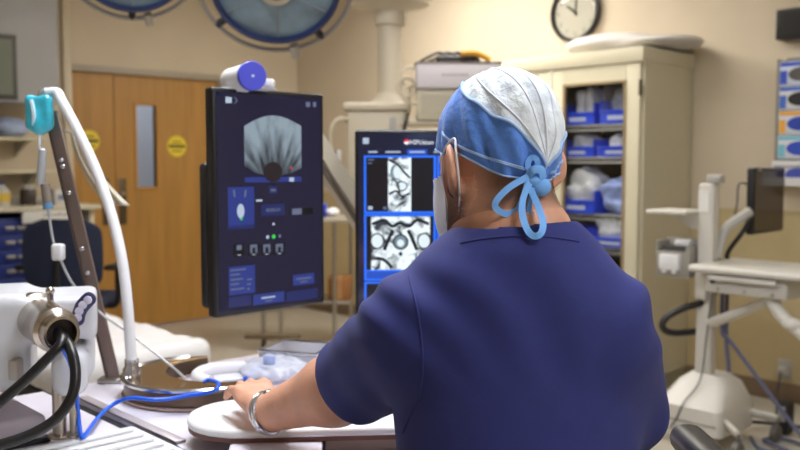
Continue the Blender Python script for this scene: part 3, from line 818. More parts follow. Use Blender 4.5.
def make_bin(w, d, h):
    t = thing('storage_bin', 'blue bin', 'bin', (0, 0, 0)); k = .004
    b = MB(); b.box((-w/2, -d/2, 0), (w/2, d/2, k)); b.box((-w/2, -d/2, 0), (-w/2+k, d/2, h)); b.box((w/2-k, -d/2, 0), (w/2, d/2, h)); b.box((-w/2, d/2-k, 0), (w/2, d/2, h)); b.box((-w/2, -d/2, 0), (w/2, -d/2+k, h*.55))
    b.box((-w/2-.004, -d/2-.008, h*.55-.008), (w/2+.004, -d/2+.006, h*.55+.004), .002); b.build('tub', binm, t, smooth=False)
    b = MB(); b.box((-w*.25, -d/2-.003, h*.16), (w*.25, -d/2-.0005, h*.34)); b.build('label_card', mat('bin_label', (190, 198, 220), .6), t, smooth=False)
    return t
def make_pack(r, m, h=.012, seed=0):
    t = thing('supply_pack', 'pack', 'pack', (0, 0, 0)); rng = np.random.RandomState(seed); ph = rng.rand(6)*6
    r = np.array(r)
    def f(P):
        d = rbox(P, (-r[0], -r[1], 0), (r[0], r[1], 2*r[2]), min(r)*.55)
        return d+min(r)*.22*np.sin(P[:, 0]*3.1/r[0]+ph[0])*np.sin(P[:, 2]*2.6/r[2]+ph[1])+min(r)*.12*np.sin(P[:, 1]*7/r[1]+P[:, 2]*6/r[2]+ph[2])
    net_obj('wrapper', f, -r*np.array((1.2, 1.2, .2))-.01, r*np.array((1.25, 1.25, 2.25))+.01, h, m, t); return t
wp = mat('white_pack_film', (236, 236, 238), .45, var=.12, vscale=30, bump=.3, bscale=60)
gp = mat('grey_pack_film', (190, 192, 198), .4, var=.2, vscale=30, bump=.3, bscale=60)
bp = mat('pale_blue_pack_film', (150, 168, 224), .4, var=.35, vscale=26, bump=.3, bscale=60)
protos = {}
def bin_at(size, x, z, label, y=-.40):
    key = ('b',)+size
    if key not in protos: protos[key] = make_bin(*size); o = protos[key]; o.matrix_basis = Matrix.Translation(RW(x, y, z+.003)) @ Matrix.Rotation(ROOM_A, 4, 'Z'); WM[o.name] = o.matrix_basis.copy()
    else: o = copy_thing(protos[key], RW(x, y, z+.003), ROOM_A)
    o['label'] = label; o['group'] = 'blue bins in the cabinet'
def pack_at(r, m, x, z, label, y=-.40, seed=0, yaw=0):
    t = make_pack(r, m, seed=seed); t.matrix_basis = Matrix.Translation(RW(x, y, z)) @ Matrix.Rotation(ROOM_A+yaw, 4, 'Z'); t['label'] = label; t['group'] = 'packs in the cabinet'; WM[t.name] = t.matrix_basis.copy()
# top wire shelf (z 1.60), then 1.405, 1.06 and .865
bin_at((.24, .26, .13), 3.575, 1.60, 'blue bin on the top shelf of the cabinet, left, holding tall white packs')
pack_at((.030, .07, .108), wp, 3.545, 1.608, 'tall white pack in the left bin of the top cabinet shelf, left one', seed=1)
pack_at((.030, .07, .112), wp, 3.612, 1.608, 'tall white pack in the left bin of the top cabinet shelf, right one', seed=2)
bin_at((.22, .26, .14), 3.845, 1.60, 'blue bin on the top shelf of the cabinet, right, with a grey bag in it')
pack_at((.075, .07, .10), gp, 3.835, 1.608, 'grey plastic bag in the right bin of the top cabinet shelf', seed=3)
bin_at((.24, .26, .105), 3.575, 1.405, 'blue bin on the second cabinet shelf, left, with grey packs')
pack_at((.085, .08, .065), gp, 3.575, 1.412, 'grey packs bundle in the left bin of the second cabinet shelf', seed=4)
bin_at((.24, .26, .105), 3.84, 1.405, 'blue bin on the second cabinet shelf, right, with a small white pack')
pack_at((.04, .06, .062), wp, 3.82, 1.412, 'small white pack in the right bin of the second cabinet shelf', seed=5, y=-.44)
bin_at((.27, .30, .14), 3.585, 1.06, 'large blue bin on the third cabinet shelf under white bags')
pack_at((.105, .10, .125), wp, 3.585, 1.068, 'white bags heaped in the large bin of the third cabinet shelf', seed=6)
pack_at((.125, .13, .105), bp, 3.865, 1.066, 'pale blue bag of packs on the third cabinet shelf', seed=7)
bin_at((.20, .26, .11), 3.545, .865, 'blue bin on the fourth cabinet shelf, left one')
bin_at((.28, .30, .10), 3.83, .865, 'wide blue bin on the fourth cabinet shelf under white wrapped packs')
pack_at((.11, .10, .075), wp, 3.80, .873, 'white wrapped packs in the wide bin of the fourth cabinet shelf', seed=8)
# pad on top
def pad(P):
    Mi = np.array(ROOM.inverted()); L = P@Mi[:3, :3].T+Mi[:3, 3]
    d = smin(smin(ellipsoid(L, (3.66, -.28, 2.082), (.32, .27, .06)), rbox(L, (3.46, -.48, 2.036), (3.92, -.08, 2.12), .042), .05), ellipsoid(L, (3.98, -.26, 2.074), (.24, .25, .044)), .06)
    return d+.010*np.sin(9*L[:, 0])*np.sin(8*L[:, 1]+1)
c8 = [RW(x, y, z) for x in (3.36, 4.24) for y in (-.55, 0) for z in (2.0, 2.18)]
lo = [min(c[i] for c in c8) for i in range(3)]; hi = [max(c[i] for c in c8) for i in range(3)]
o = net_obj('pillow', pad, lo, hi, .012, mat('off_white_pillow', (204, 200, 196), .85, bump=.2, bscale=40)); tag(o, 'flat off-white pillow lying on top of the cream cabinet', 'pillow'); centre_origin(o, RW(3.8, -.28, 2.03)); o.location.z += .009

# ---- wall clock
t = thing('wall_clock', 'round black rimmed clock on the wall above the cabinet', 'clock', RW(3.165, 0, 2.36), ROOM_A)
KC = Vector((3.185, -.004, 2.385))
b = RM(MB()); b.lathe([(.19, 0), (.196, .01), (.196, .045), (.182, .05), (.172, .04), (.172, .02)], KC, (0, -1, 0), 40); b.build('rim', darkm, t)
b = RM(MB()); b.lathe([(.173, .018), (.173, .022)], KC, (0, -1, 0), 40); f = b.build('dial', mat('ivory_dial', (196, 188, 172), .5), t)
for k in range(12):
    a = PI*k/6; c = KC+Vector((math.sin(a)*.142, -.0235, math.cos(a)*.142))
    s = text_mesh('numeral', str(k if k else 12), .034, ROOM @ Matrix.Translation(c) @ Matrix.Rotation(PI/2, 4, 'X'), mat('dial_print', (70, 66, 60), .6), f)
for n, a, L, w in (('hour_hand', 5.35, .085, .007), ('minute_hand', .05, .125, .005)):
    d = Vector((math.sin(a), 0, math.cos(a))); b = RM(MB()); b.tube([KC+Vector((0, -.028, 0))-d*.02, KC+Vector((0, -.028, 0))+d*L], w, 4); b.build(n, MATS['dial_print'], t)
b = RM(MB()); b.lathe([(.172, .040), (.165, .044), (.10, .050), (.0, .052)], KC, (0, -1, 0), 40); b.build('glass', glassm, t)
# ---- speaker box and glove boxes on the right
t = thing('wall_speaker', 'black box high on the wall at the right edge', 'speaker', RW(4.70, 0, 2.14), ROOM_A)
b = RM(MB()); b.box((4.585, -.09, 2.055), (4.84, -.004, 2.225), .008); b.build('case', darkm, t); b = RM(MB()); b.box((4.60, -.094, 2.07), (4.825, -.0895, 2.21), .002); b.build('grille', mat('black_mesh', (34, 33, 32), .8), t)
t = thing('glove_rack', 'clear wall rack holding boxes of gloves', 'rack', RW(4.71, 0, 1.38), ROOM_A)
GX0, GX1 = 4.63, 4.88
b = RM(MB()); b.box((GX0-.012, -.125, 1.392), (GX0-.006, -.003, 1.945)); b.box((GX1+.006, -.125, 1.392), (GX1+.012, -.003, 1.945)); b.box((GX0-.012, -.125, 1.386), (GX1+.012, -.003, 1.392)); b.box((GX0-.012, -.008, 1.392), (GX1+.012, -.003, 1.96)); b.build('holder', mat('clear_acrylic', (220, 224, 226), .1, trans=.7), t, smooth=False)
spec = [('white glove box with blue oval, lowest in the clear rack', (214, 214, 222), (46, 78, 190), (120, 190, 210)), ('glove box with orange trimmed blue oval, third down in the clear rack', (206, 212, 224), (40, 66, 170), (232, 170, 70)), ('white glove box with black oval, second in the clear rack', (216, 216, 220), (34, 32, 34), (70, 110, 200)), ('blue topped glove box with grey oval, topmost in the clear rack', (196, 204, 222), (84, 80, 78), (44, 74, 190))]
def glove_box(z, sp, x0=GX0, x1=GX1, h=.130, y0=-.118):
    lab, cb, co, ca = sp
    t = thing('glove_box', lab, 'glove box', RW((x0+x1)/2, -.06, z), ROOM_A, group='glove boxes on the wall')
    b = RM(MB()); b.box((x0, y0, z), (x1, -.01, z+h), .003); b.build('carton', mat('card_%d_%d' % (cb[0], cb[1]), cb, .55), t)
    b = RM(MB()); b.lathe([(1, 0), (1, .002)], (0, 0, 0), (0, -1, 0), 28)
    for v in b.bm.verts:
        q = ROOM.inverted() @ v.co; v.co = ROOM @ Vector(((x0+x1)/2+q.x*.075, y0-.0005+q.y, z+h*.45+q.z*h*.30))
    b.build('opening', mat('oval_%d' % co[0], co, .6), t)
    b = RM(MB()); b.box((x0+.004, y0-.001, z+h*.80), (x1-.004, y0-.0002, z+h*.97)); b.box((x0+.004, y0-.001, z+.008), (x0+.042, y0-.0002, z+h*.62)); b.build('printed_band', mat('band_%d' % ca[0], ca, .55), t, smooth=False)
for i, sp in enumerate(spec): glove_box(1.3925+.135*i, sp)
t = thing('dispenser', 'white wall holder below the clear glove rack', 'holder', RW(4.71, 0, 1.245), ROOM_A)
b = RM(MB()); b.box((GX0-.022, -.128, 1.243), (GX1+.02, -.003, 1.249)); b.box((GX0-.022, -.128, 1.249), (GX0-.012, -.003, 1.382)); b.box((GX1+.012, -.128, 1.249), (GX1+.02, -.003, 1.382)); b.box((GX0-.022, -.135, 1.243), (GX1+.02, -.128, 1.29)); b.box((GX0-.022, -.135, 1.355), (GX1+.02, -.128, 1.382)); b.build('case', whitep, t, smooth=False)
glove_box(1.250, ('glove box with violet blue oval inside the white wall holder', (206, 206, 214), (70, 84, 176), (196, 200, 214)), GX0-.006, GX1+.006, .125, -.122)

# ---- workstation cart
KR = RW
t = thing('workstation_cart', 'white computer cart on casters beside the cream cabinet', 'cart', RW(4.68, -.95, 0), ROOM_A)
cx, cy = 4.668, -.952
cartm = mat('cart_white_enamel', (206, 202, 194), .4)
b = RM(MB()); b.box((cx-.04, cy-.035, .28), (cx+.04, cy+.035, 1.27), .012, 3); b.build('column', cartm, t)
b = RM(MB()); b.box((cx-.034, cy-.040, 1.13), (cx+.02, cy-.034, 1.23)); b.build('column_label', mat('white_sticker', (228, 226, 222), .5), t)
b = RM(MB()); b.box((cx-.005, cy-.03, 1.27), (cx+.07, cy+.03, 1.315), .012); b.ell((cx+.06, cy-.03, 1.30), (.02, .012, .016)); b.build('camera', greyp, t)
# hooded base
b = RM(MB())
ringz = [(.065, .165, -.205, .17), (.19, .165, -.205, .17), (.20, .165, -.19, .16), (.29, .125, -.09, .13), (.325, .085, -.05, .09)]
rings = []
for z, hx, ya, yb in ringz:
    r = .04; pts = []
    for (qx, qy, a0) in ((hx-r, yb-r, 0), (-hx+r, yb-r, PI/2), (-hx+r, ya+r, PI), (hx-r, ya+r, 1.5*PI)):
        for k in range(5): a = a0+PI/2*k/4; pts.append((cx+.02+qx+r*math.cos(a), cy+qy+r*math.sin(a), z))
    rings.append(pts)
b.loft(rings); b.build('base_hood', cartm, t, angle=30)
b = RM(MB()); b.box((cx-.13, cy-.209, .115), (cx+.17, cy-.203, .122)); b.build('hood_joint', mat('shadow_gap_grey', (140, 136, 128), .6), t)
for sx, sy in ((-1, -1), (1, -1), (-1, 1), (1, 1)):
    x, y = cx+.02+sx*.27, cy+sy*.20+(-.02)
    b = RM(MB()); b.tube([(cx+.02+sx*.15, cy+sy*.12, .135), (x, y, .115)], .028, 8, flat=.6); l = b.build('leg', cartm, t)
    b = RM(MB()); b.cyl((x, y, .07), (x, y, .12), .012, seg=10); b.cyl((x-.014, y-.01, .042), (x+.014, y-.01, .042), .042, seg=18); b.build('caster', mat('grey_wheel', (96, 92, 88), .5), l)
# worktop with drawer
wx0, wx1, wy0, wy1 = cx+.005, cx+.56, cy-.20, cy+.24
b = RM(MB()); b.box((wx0, wy0, .855), (wx1, wy1, .885), .012, 3); b.tube([(wx0+.01, wy0+.004, .868), (wx1-.01, wy0+.004, .868)], .017, 10); b.build('worktop', cartm, t)
b = RM(MB()); b.box((wx0+.07, wy0+.03, .755), (wx1-.09, wy1-.05, .855), .012); d = b.build('drawer', mat('cart_grey', (186, 182, 174), .45), t)
b = RM(MB()); b.tube([(wx0+.10, wy0+.012, .83), (wx1-.13, wy0+.012, .83)], .013, 10); b.build('handle', cartm, d)
b = RM(MB()); b.cyl((wx0+.115, wy0+.032, .815), (wx0+.115, wy0+.022, .815), .013, seg=14); b.build('lock', darkm, d)
for q in (.14, .27, .40):
    b = RM(MB()); b.cyl((wx0+q, wy0+.032, .775), (wx0+q, wy0+.024, .775), .007, seg=10); b.build('screw', steel, d)
b = RM(MB()); b.box((cx-.03, cy-.07, .70), (cx+.03, cy-.03, .87), .008); b.tube([(cx+.04, cy-.04, .58), (cx+.20, cy-.05, .66), (cx+.38, cy-.04, .755)], .03, 8, flat=.5); b.build('bracket', cartm, t)
b = RM(MB()); b.tube([(wx1-.20, wy0+.10, .755), (wx1-.12, wy0+.06, .68), (wx1+.02, wy0+.02, .60)], .03, 10, 4); b.ell((wx1-.06, wy0+.03, .655), (.05, .035, .03)); b.build('mouse_tray_arm', cartm, t)
# left shelf
b = RM(MB()); b.box((cx-.27, cy-.14, 1.115), (cx-.045, cy+.08, 1.137), .009, 3); b.prism([(cx-.20, 1.115), (cx-.045, 1.115), (cx-.045, 1.04), (cx-.09, 1.045)], cy-.02, cy+.02, 'y'); b.build('shelf', cartm, t)
# scanner pocket
b = RM(MB()); b.box((cx-.235, cy-.09, .80), (cx-.05, cy-.08, .93), .004); b.box((cx-.235, cy-.09, .80), (cx-.05, cy+.03, .808), .003); b.box((cx-.235, cy-.09, .80), (cx-.225, cy+.03, .98), .004); b.box((cx-.235, cy+.02, .80), (cx-.05, cy+.03, .99), .004); b.box((cx-.075, cy-.09, .80), (cx-.05, cy+.03, .96), .01); b.build('pocket', mat('pocket_grey', (150, 146, 138), .5), t)
tt = thing('label_printer', 'dark printer with a white front in the pocket of the computer cart', 'printer', RW(cx-.15, cy-.03, .81), ROOM_A)
b = RM(MB()); b.box((cx-.21, cy-.075, .81), (cx-.08, cy+.015, .955), .012); b.build('case', mat('charcoal_case', (62, 60, 60), .5), tt)
b = RM(MB()); b.box((cx-.205, cy-.115, .835), (cx-.095, cy-.075, .915), .008); f = b.build('front', whitep, tt)
for q in (-.18, -.125):
    b = RM(MB()); b.cyl((cx+q, cy-.10, .82), (cx+q, cy-.10, .838), .013, seg=12); b.build('knob', whitep, f)
b = RM(MB()); b.cyl((cx-.16, cy-.02, .965), (cx-.08, cy-.02, .965), .022, seg=16); b.build('roll', whitep, tt)
# cart monitor on its arm, facing away from the clock wall to the right
mc = Vector((4.73, -.46, 1.168)); mm = ROOM @ Matrix.Translation(mc) @ Matrix.Rotation(math.radians(93), 4, 'Z')   # local -y = screen side
tt = thing('computer_monitor', 'dark switched-off monitor on an arm above the computer cart', 'monitor', ROOM @ mc)
b = MB().at(mm); b.box((-.205, -.018, -.165), (.205, .022, .175), .010, 3); b.box((-.12, .02, -.10), (.12, .045, .11), .012, 3); b.build('case', darkm, tt)
b = MB().at(mm); b.box((-.190, -.0195, -.150), (.190, -.0178, .160)); b.build('screen', mat('brown_black_glass', (62, 50, 38), .12), tt)
b = MB().at(mm); b.box((-.165, -.0205, .161), (-.12, -.0178, .173)); b.box((-.205, -.02, .175), (-.12, .02, .182), .003); b.build('sticker', mat('grey_sticker', (176, 174, 168), .5), tt)
b = RM(MB()); b.tube([(cx+.02, cy+.16, .886), (cx+.03, cy+.16, .93), (cx+.10, cy+.20, 1.06), (4.665, -.455, 1.18)], .012, 8, 5); b.build('arm', darkm, tt)
b = RM(MB()); b.tube([(cx+.03, cy+.03, .90), (cx+.04, cy+.06, 1.00), (cx+.06, cy+.10, 1.06), (cx+.12, cy+.19, 1.13)], .026, 8, 4); b.build('support_arm', greyp, t)
b = RM(MB()); b.tube([(4.66, -.48, 1.25), (4.62, -.54, 1.26), (4.61, -.54, 1.15), (4.60, -.56, 1.06), (4.57, -.6, .96), (4.56, -.62, .89)], .005, 6, 6); b.build('cable', mat('grey_cable', (84, 82, 84), .6), tt)
# hoses and cords of the cart
b = MB(); b.tube([atY(717, 290, 4.40), atY(706, 301, 4.38), atY(684, 308, 4.36), atY(666, 318, 4.36), atY(663, 328, 4.36), atY(674, 333, 4.38), atY(700, 331, 4.42)], .017, 10, 6); o = b.build('hose', mat('black_rubber', (26, 24, 26), .5)); tag(o, 'thick black hose looping left from the computer cart', 'hose'); centre_origin(o, atY(674, 318, 4.38))
b = RM(MB()); b.tube([(cx+.06, cy-.05, .78), (cx+.03, cy-.052, .5), (cx+.03, cy-.10, .31), (cx+.0, cy-.198, .21), (cx-.03, cy-.214, .13), (cx-.06, cy-.216, .075)], .004, 6, 6); b.build('cord', MATS['grey_cable'], t)
bluegrey = mat('slate_blue_cable', (86, 88, 116), .5)
b = MB(); b.tube([RW(cx+.09, cy-.02, .80), RW(cx+.085, cy-.0, .55), RW(cx+.13, cy, .50), RW(cx+.30, cy, .31), RW(cx+.47, cy-.02, .14), RW(cx+.62, cy-.05, .03), RW(cx+.9, cy-.1, .013)], .010, 8, 6); o = b.build('power_cable', bluegrey); tag(o, 'slate blue cable running from the computer cart down to the floor', 'cable'); centre_origin(o, RW(cx+.62, cy-.05, .01))
b = MB(); b.tube([RW(cx+.095, cy+.02, .80), RW(cx+.10, cy+.015, .52), RW(cx+.115, cy+.01, .40), RW(cx+.12, cy+.01, .345)], .010, 8, 5); b.build('cord', bluegrey, t)
b = MB(); b.tube([RW(4.86, -.84, .012), RW(4.98, -.98, .012), RW(5.12, -.92, .012), RW(5.10, -.78, .012), RW(4.98, -.74, .012), RW(4.92, -.82, .012), RW(5.0, -.9, .022), RW(5.3, -1.0, .012)], .009, 8, 6); o = b.build('floor_cable', mat('blue_grey_cord', (92, 98, 124), .5)); tag(o, 'blue grey cable coiled on the floor at the right edge', 'cable'); centre_origin(o, RW(5.0, -.88, 0))
b = MB(); b.tube([RW(4.72, -.74, .05), RW(4.90, -.50, .012), RW(5.2, -.42, .012), RW(5.6, -.5, .012)], .009, 8, 6); o = b.build('floor_cable', mat('dark_cord', (60, 62, 76), .5)); tag(o, 'dark cable lying on the floor behind the computer cart', 'cable'); centre_origin(o, RW(5.2, -.42, 0))
t = thing('floor_box', 'small black upright box on the floor right of the cart base', 'box', RW(4.93, -.62, 0), ROOM_A)
b = RM(MB()); b.box((4.895, -.66, .002), (4.965, -.58, .17), .012); b.build('case', darkm, t); b = RM(MB()); b.box((4.91, -.664, .07), (4.95, -.658, .15), .004); b.build('label', mat('worn_label', (150, 148, 142), .6), t)
t = thing('wall_outlet_plug', 'pale grey plug with hanging cord low on the wall at right', 'plug', RW(4.66, -.01, .16), ROOM_A)
b = RM(MB()); b.box((4.62, -.012, .13), (4.70, -.007, .245), .003); b.build('socket_plate', greyp, t); b = RM(MB()); b.box((4.635, -.06, .165), (4.69, -.012, .205), .01); b.build('plug_body', greyp, t)
b = RM(MB()); b.tube([(4.66, -.055, .18), (4.66, -.075, .12), (4.65, -.07, .06), (4.66, -.08, .02), (4.75, -.09, .012)], .007, 8, 6); b.build('cord', MATS['grey_cable'], t)

# ================================================================ BOOM COLUMN WITH ITS EQUIPMENT
BX, BY = -.056, 5.0
beige = mat('beige_boom_enamel', (206, 196, 176), .4)
t = thing('ceiling_boom', 'beige ceiling boom column with a wide lower arm behind the right monitor', 'boom', (BX, BY, CEIL))
b = MB(); b.lathe([(.19, 0), (.19, -.03), (.12, -.05)], (BX, BY, CEIL)); b.build('ceiling_plate', beige, t)
b = MB(); b.cyl((BX, BY, CEIL-.04), (BX, BY, 1.70), .068, seg=28); b.build('column', beige, t)
b = MB(); b.lathe([(.072, 2.125), (.086, 2.135), (.088, 2.205), (.10, 2.215), (.22, 2.24), (.24, 2.29), (.075, 2.33)], (BX, BY, 0)); b.build('collar', beige, t)
b = MB(); b.box((BX-.26, BY-.14, 1.655), (BX+.12, BY+.14, 1.70), .018, 3); b.box((BX+.06, BY-.15, 1.575), (BX+.66, BY+.15, 1.60), .008, 3); b.lathe([(.12, 1.70), (.085, 1.73), (.072, 1.76)], (BX, BY, 0)); b.build('arm', beige, t)
b = MB(); b.box((BX-.24, BY-.12, 1.25), (BX+.09, BY+.12, 1.655), .02, 3); h = b.build('housing', beige, t)
b = MB(); b.box((BX+.0, BY-.125, 1.53), (BX+.035, BY-.119, 1.62), .003); b.build('socket', greyp, h)
b = MB(); b.tube([(BX-.22, BY-.10, 1.60), (BX-.27, BY-.16, 1.61), (BX-.315, BY-.18, 1.56), (BX-.32, BY-.18, 1.46), (BX-.30, BY-.16, 1.40)], .012, 8, 6); b.build('hose', beige, t)
b = MB(); b.lathe([(.05, 0), (.05, .02), (.03, .03)], (BX-.315, BY-.17, 1.39), (1, -.3, 0)); k = b.build('round_socket', darkm, t)
b = MB(); b.box((BX-.285, BY-.20, 1.345), (BX-.265, BY-.16, 1.44), .004); b.build('white_tab', whitep, k)
b = MB(); b.box((BX+.11, BY-.17, 1.585), (BX+.66, BY+.17, 1.60), .004); b.box((BX+.62, BY-.02, 1.60), (BX+.65, BY+.02, 1.66)); b.box((BX+.12, BY+.1, 1.60), (BX+.15, BY+.14, 1.66)); 
b.bm.clear()
b.tube([(BX+.10, BY-.14, 1.64), (BX+.085, BY-.18, 1.58), (BX+.07, BY-.17, 1.5), (BX+.09, BY-.16, 1.44)], .010, 8, 5); b.build('cable', darkm, t)
# the two stacked devices stand on the boom's arm
DX0, DX1 = .085, .545
t = thing('equipment_case', 'beige equipment case on the boom arm under the white device', 'device', (.315, BY, 1.60))
b = MB(); b.box((DX0+.005, BY-.17, 1.601), (DX1-.02, BY+.15, 1.762), .006); b.build('case', mat('beige_case', (196, 188, 166), .5), t)
b = MB(); b.box((DX0+.03, BY-.172, 1.64), (DX1-.05, BY-.169, 1.735)); b.build('front_panel', mat('case_panel', (182, 174, 154), .5), t)
t = thing('white_device', 'white lettered device on the boom arm, above the beige case', 'device', (.315, BY, 1.762))
b = MB(); b.box((DX0, BY-.19, 1.768), (DX1, BY+.14, 1.905), .014, 3); b.box((DX0+.03, BY-.15, 1.763), (DX0+.07, BY+.1, 1.77)); b.box((DX1-.07, BY-.15, 1.763), (DX1-.03, BY+.1, 1.77)); c = b.build('case', mat('lilac_white_case', (214, 208, 214), .45), t)
b = MB()
for i in range(7): b.box((.225+.021*i, BY-.1915, 1.835), (.238+.021*i, BY-.1895, 1.848))
b.build('lettering', mat('grey_lettering', (170, 164, 166), .6), c, smooth=False)
b = MB(); b.box((DX0-.004, BY-.192, 1.903), (DX1+.004, BY+.142, 1.912), .003); b.build('top_edge', mat('dark_edge', (110, 98, 92), .5), t)
t = thing('cable_bundle', 'black bundle of cables with a yellow tool on the white device', 'cables', (.33, BY, 1.912))
b = MB(); b.box((.20, BY-.12, 1.913), (.42, BY+.06, 1.955), .018, 3)
rs = random.Random(3)
for k in range(4):
    x = .16+.05*k; b.tube([(x-.05, BY-.10, 1.921), (x, BY-.09+.03*k, 1.95), (x+.05, BY-.05, 1.975), (x+.10, BY-.08, 1.955), (x+.13, BY-.02, 1.93)], .009, 8, 5)
b.build('cables', mat('black_cable', (34, 30, 28), .55), t)
b = MB(); b.tube([(.33, BY-.13, 1.962), (.40, BY-.125, 1.965), (.46, BY-.12, 1.945), (.49, BY-.12, 1.925)], .016, 8, 4); b.build('yellow_tool', mat('amber_plastic', (214, 158, 40), .5), t)
t = thing('cord_loops', 'pale looped cords hanging left of the white device', 'cords', (.05, BY-.1, 1.70))
b = MB()
for k, (x, z) in enumerate(((.055, 1.86), (.035, 1.80), (.065, 1.76))):
    b.torus((x, BY-.12-.02*k, z-.02), (.3, -1, .1), .052, .008, 28, 8)
b.tube([(.06, BY-.13, 1.79), (.05, BY-.12, 1.72), (.06, BY-.1, 1.704)], .009, 8, 4)
b.build('cords', mat('ivory_cord', (196, 186, 164), .5), t)

# ================================================================ SURGICAL LIGHTS
ringm = mat('navy_lamp_ring', (34, 44, 84), .3); lampglass = mat('smoky_lamp_glass', (104, 126, 142), .25, var=.45, vscale=7, coat=.5)
def surgical_light(label, px, py, Y, R, mast, handle):
    c = atY(px, py, Y); view = (Vector((0, 0, EYE))-c).normalized()
    n = (view+Vector((0, 0, -.62))).normalized()              # the way the lamp face looks
    u = n.cross(Vector((0, 0, 1))).normalized(); w = u.cross(n).normalized()
    t = thing('surgical_light', label, 'surgical light', c)
    b = MB(); b.lathe([(R*.2, -.17), (R*.5, -.15), (R*.86, -.09), (R*.97, -.03), (R, .01), (R*.985, .03), (R*.93, .035), (R*.90, .01)], c, n, 48); b.build('housing', ringm, t)
    b = MB(); b.lathe([(R*.905, .012), (R*.7, .022), (R*.3, .032), (.01, .036)], c, n, 48); g = b.build('lens', lampglass, t)
    b = MB()
    for k in range(6):
        a = PI/3*k+.5; d = u*math.cos(a)+w*math.sin(a); b.tube([c+n*.030+d*R*.25, c+n*.018+d*R*.88], .004, 6)
    b.build('spoke', mat('grey_spoke', (120, 128, 140), .4), g)
    b = MB(); b.lathe([(R*.27, .03), (R*.27, .045), (R*.23, .055), (.02, .058)], c, n, 32); h = b.build('hub', mat('ivory_hub', (206, 198, 184), .4), t)
    b = MB(); b.lathe([(.026, .055), (.026, .085), (.014, .095)], c, n, 20); b.build('hub_knob', mat('rust_knob', (128, 62, 48), .45), h)
    b = MB(); b.torus(c+n*.0, n, R*1.17, .010, 56, 8); hr = b.build('hand_rail', mat('rail_grey', (150, 144, 140), .35, .5), t)
    for k in range(4):
        a = PI/2*k+handle; d = u*math.cos(a)+w*math.sin(a)
        b = MB(); b.tube([c+d*R*.97, c+d*R*1.18], .016, 4, flat=1); b.build('rail_bracket', mat('dark_bracket', (30, 32, 44), .4), t)
    d = u*math.cos(-PI/2+handle*.0-.25)+w*math.sin(-PI/2-.25)
    b = MB(); b.cyl(c+d*R*1.10, c+d*R*1.32, .020, seg=14); b.build('grip', steel, t)
    top = Vector((c.x+mast[0], c.y+mast[1], CEIL))
    b = MB(); b.tube([c-n*.15, c-n*.22, Vector((c.x, c.y+.25, c.z+.42)), Vector((top.x, top.y, c.z+.50)), Vector((top.x, top.y, CEIL-.02))], .030, 10, 6); b.lathe([(.10, 0), (.10, -.03), (.04, -.05)], top); b.build('arm', beige, t)
    return t
surgical_light('large round surgical light head over the left monitor', 276, -16, 3.6, .262, (.25, .5), .9)
surgical_light('round surgical light head partly cut off at the top, above the oak doors', 131, -40, 3.98, .250, (-.5, .35), -PI/2)
# ================================================================ MONITORS
def emis(name, rgb, st=1.0):
    return mat('lit_'+name, (5, 5, 8), .3, emit=rgb, estr=st)
def monitor(name, label, c, rot, w, h, side_bulge, back):
    """c centre of the screen face; local x right, z up, -y towards the viewer"""
    M = Matrix.Translation(c) @ Matrix.Rotation(rot, 4, 'Z'); t = thing(name, label, 'monitor', c)
    b = MB().at(M); b.box((-w/2, 0, -h/2), (w/2, .034, h/2), .007, 3); b.build('case', mat('black_bezel', (16, 16, 20), .35), t)
    b = MB().at(M); b.box((-w/2+.03 if not side_bulge else -w/2-.004, .030, -h/2+.02), (w/2-.02, .062, h/2*.35), .012, 3); b.build('rear_cover', darkm, t)
    return t, M
def scr(t, M, w, h, m, inset=.012):
    b = MB().at(M); b.box((-w/2+inset, -.0012, -h/2+inset), (w/2-inset, .002, h/2-inset)); return b.build('screen', m, t, smooth=False)
def ui(parent, M, name, u0, v0, u1, v1, m, lv=1):
    """rectangle on the glass, local metres"""
    b = MB().at(M); b.box((u0, -.0012-.0003*lv, v0), (u1, -.0011, v1)); return b.build(name, m, parent, smooth=False)
def disc(parent, M, name, u, v, ru, rv, m, lv=2, n=28):
    b = MB().at(M); b.prism([(u+ru*math.cos(2*PI*k/n), v+rv*math.sin(2*PI*k/n)) for k in range(n)], -.0012-.0003*lv, -.0011, 'y'); return b.build(name, m, parent, smooth=False)
def poly(parent, M, name, pts, m, lv=2):
    b = MB().at(M); b.prism(pts, -.0012-.0003*lv, -.0011, 'y'); return b.build(name, m, parent, smooth=False)
MW, MH = .350, .570
# -- left monitor
A0 = atY(213.5, 203.5, 2.17); A1 = atY(324.5, 199.5, 2.42)
mc = (A0+A1)/2; mc.z = (A0.z+A1.z)/2
rot1 = math.atan2(A1.y-A0.y, A1.x-A0.x); MW1 = math.hypot(A1.x-A0.x, A1.y-A0.y)
m1, M1 = monitor('touch_monitor', 'left portrait touch monitor showing a fan shaped ultrasound image', mc, rot1, MW1, .568, True, None)
s1 = scr(m1, M1, MW1, .568, mat('dim_indigo_screen', (10, 10, 20), .07, emit=(38, 40, 82), estr=.40, coat=.3))
def U1(px, py):
    f = (px-212)/110; f = f*2.17/(2.42+(2.17-2.42)*f) if False else f
    D = 2.17*2.42/(2.42-(2.42-2.17)*((px-212)/110)); g = (D-2.17)/(2.42-2.17)
    P = atY(px, py, D); return ((g-.5)*MW1, P.z-mc.z)
def R1(name, x0, y0, x1, y1, m, lv=1, parent=None):
    a = U1(x0, (y0+y1)/2); c = U1(x1, (y0+y1)/2); v0 = U1((x0+x1)/2, y1)[1]; v1 = U1((x0+x1)/2, y0)[1]
    return ui(parent or s1, M1, name, a[0], v0, c[0], v1, m, lv)
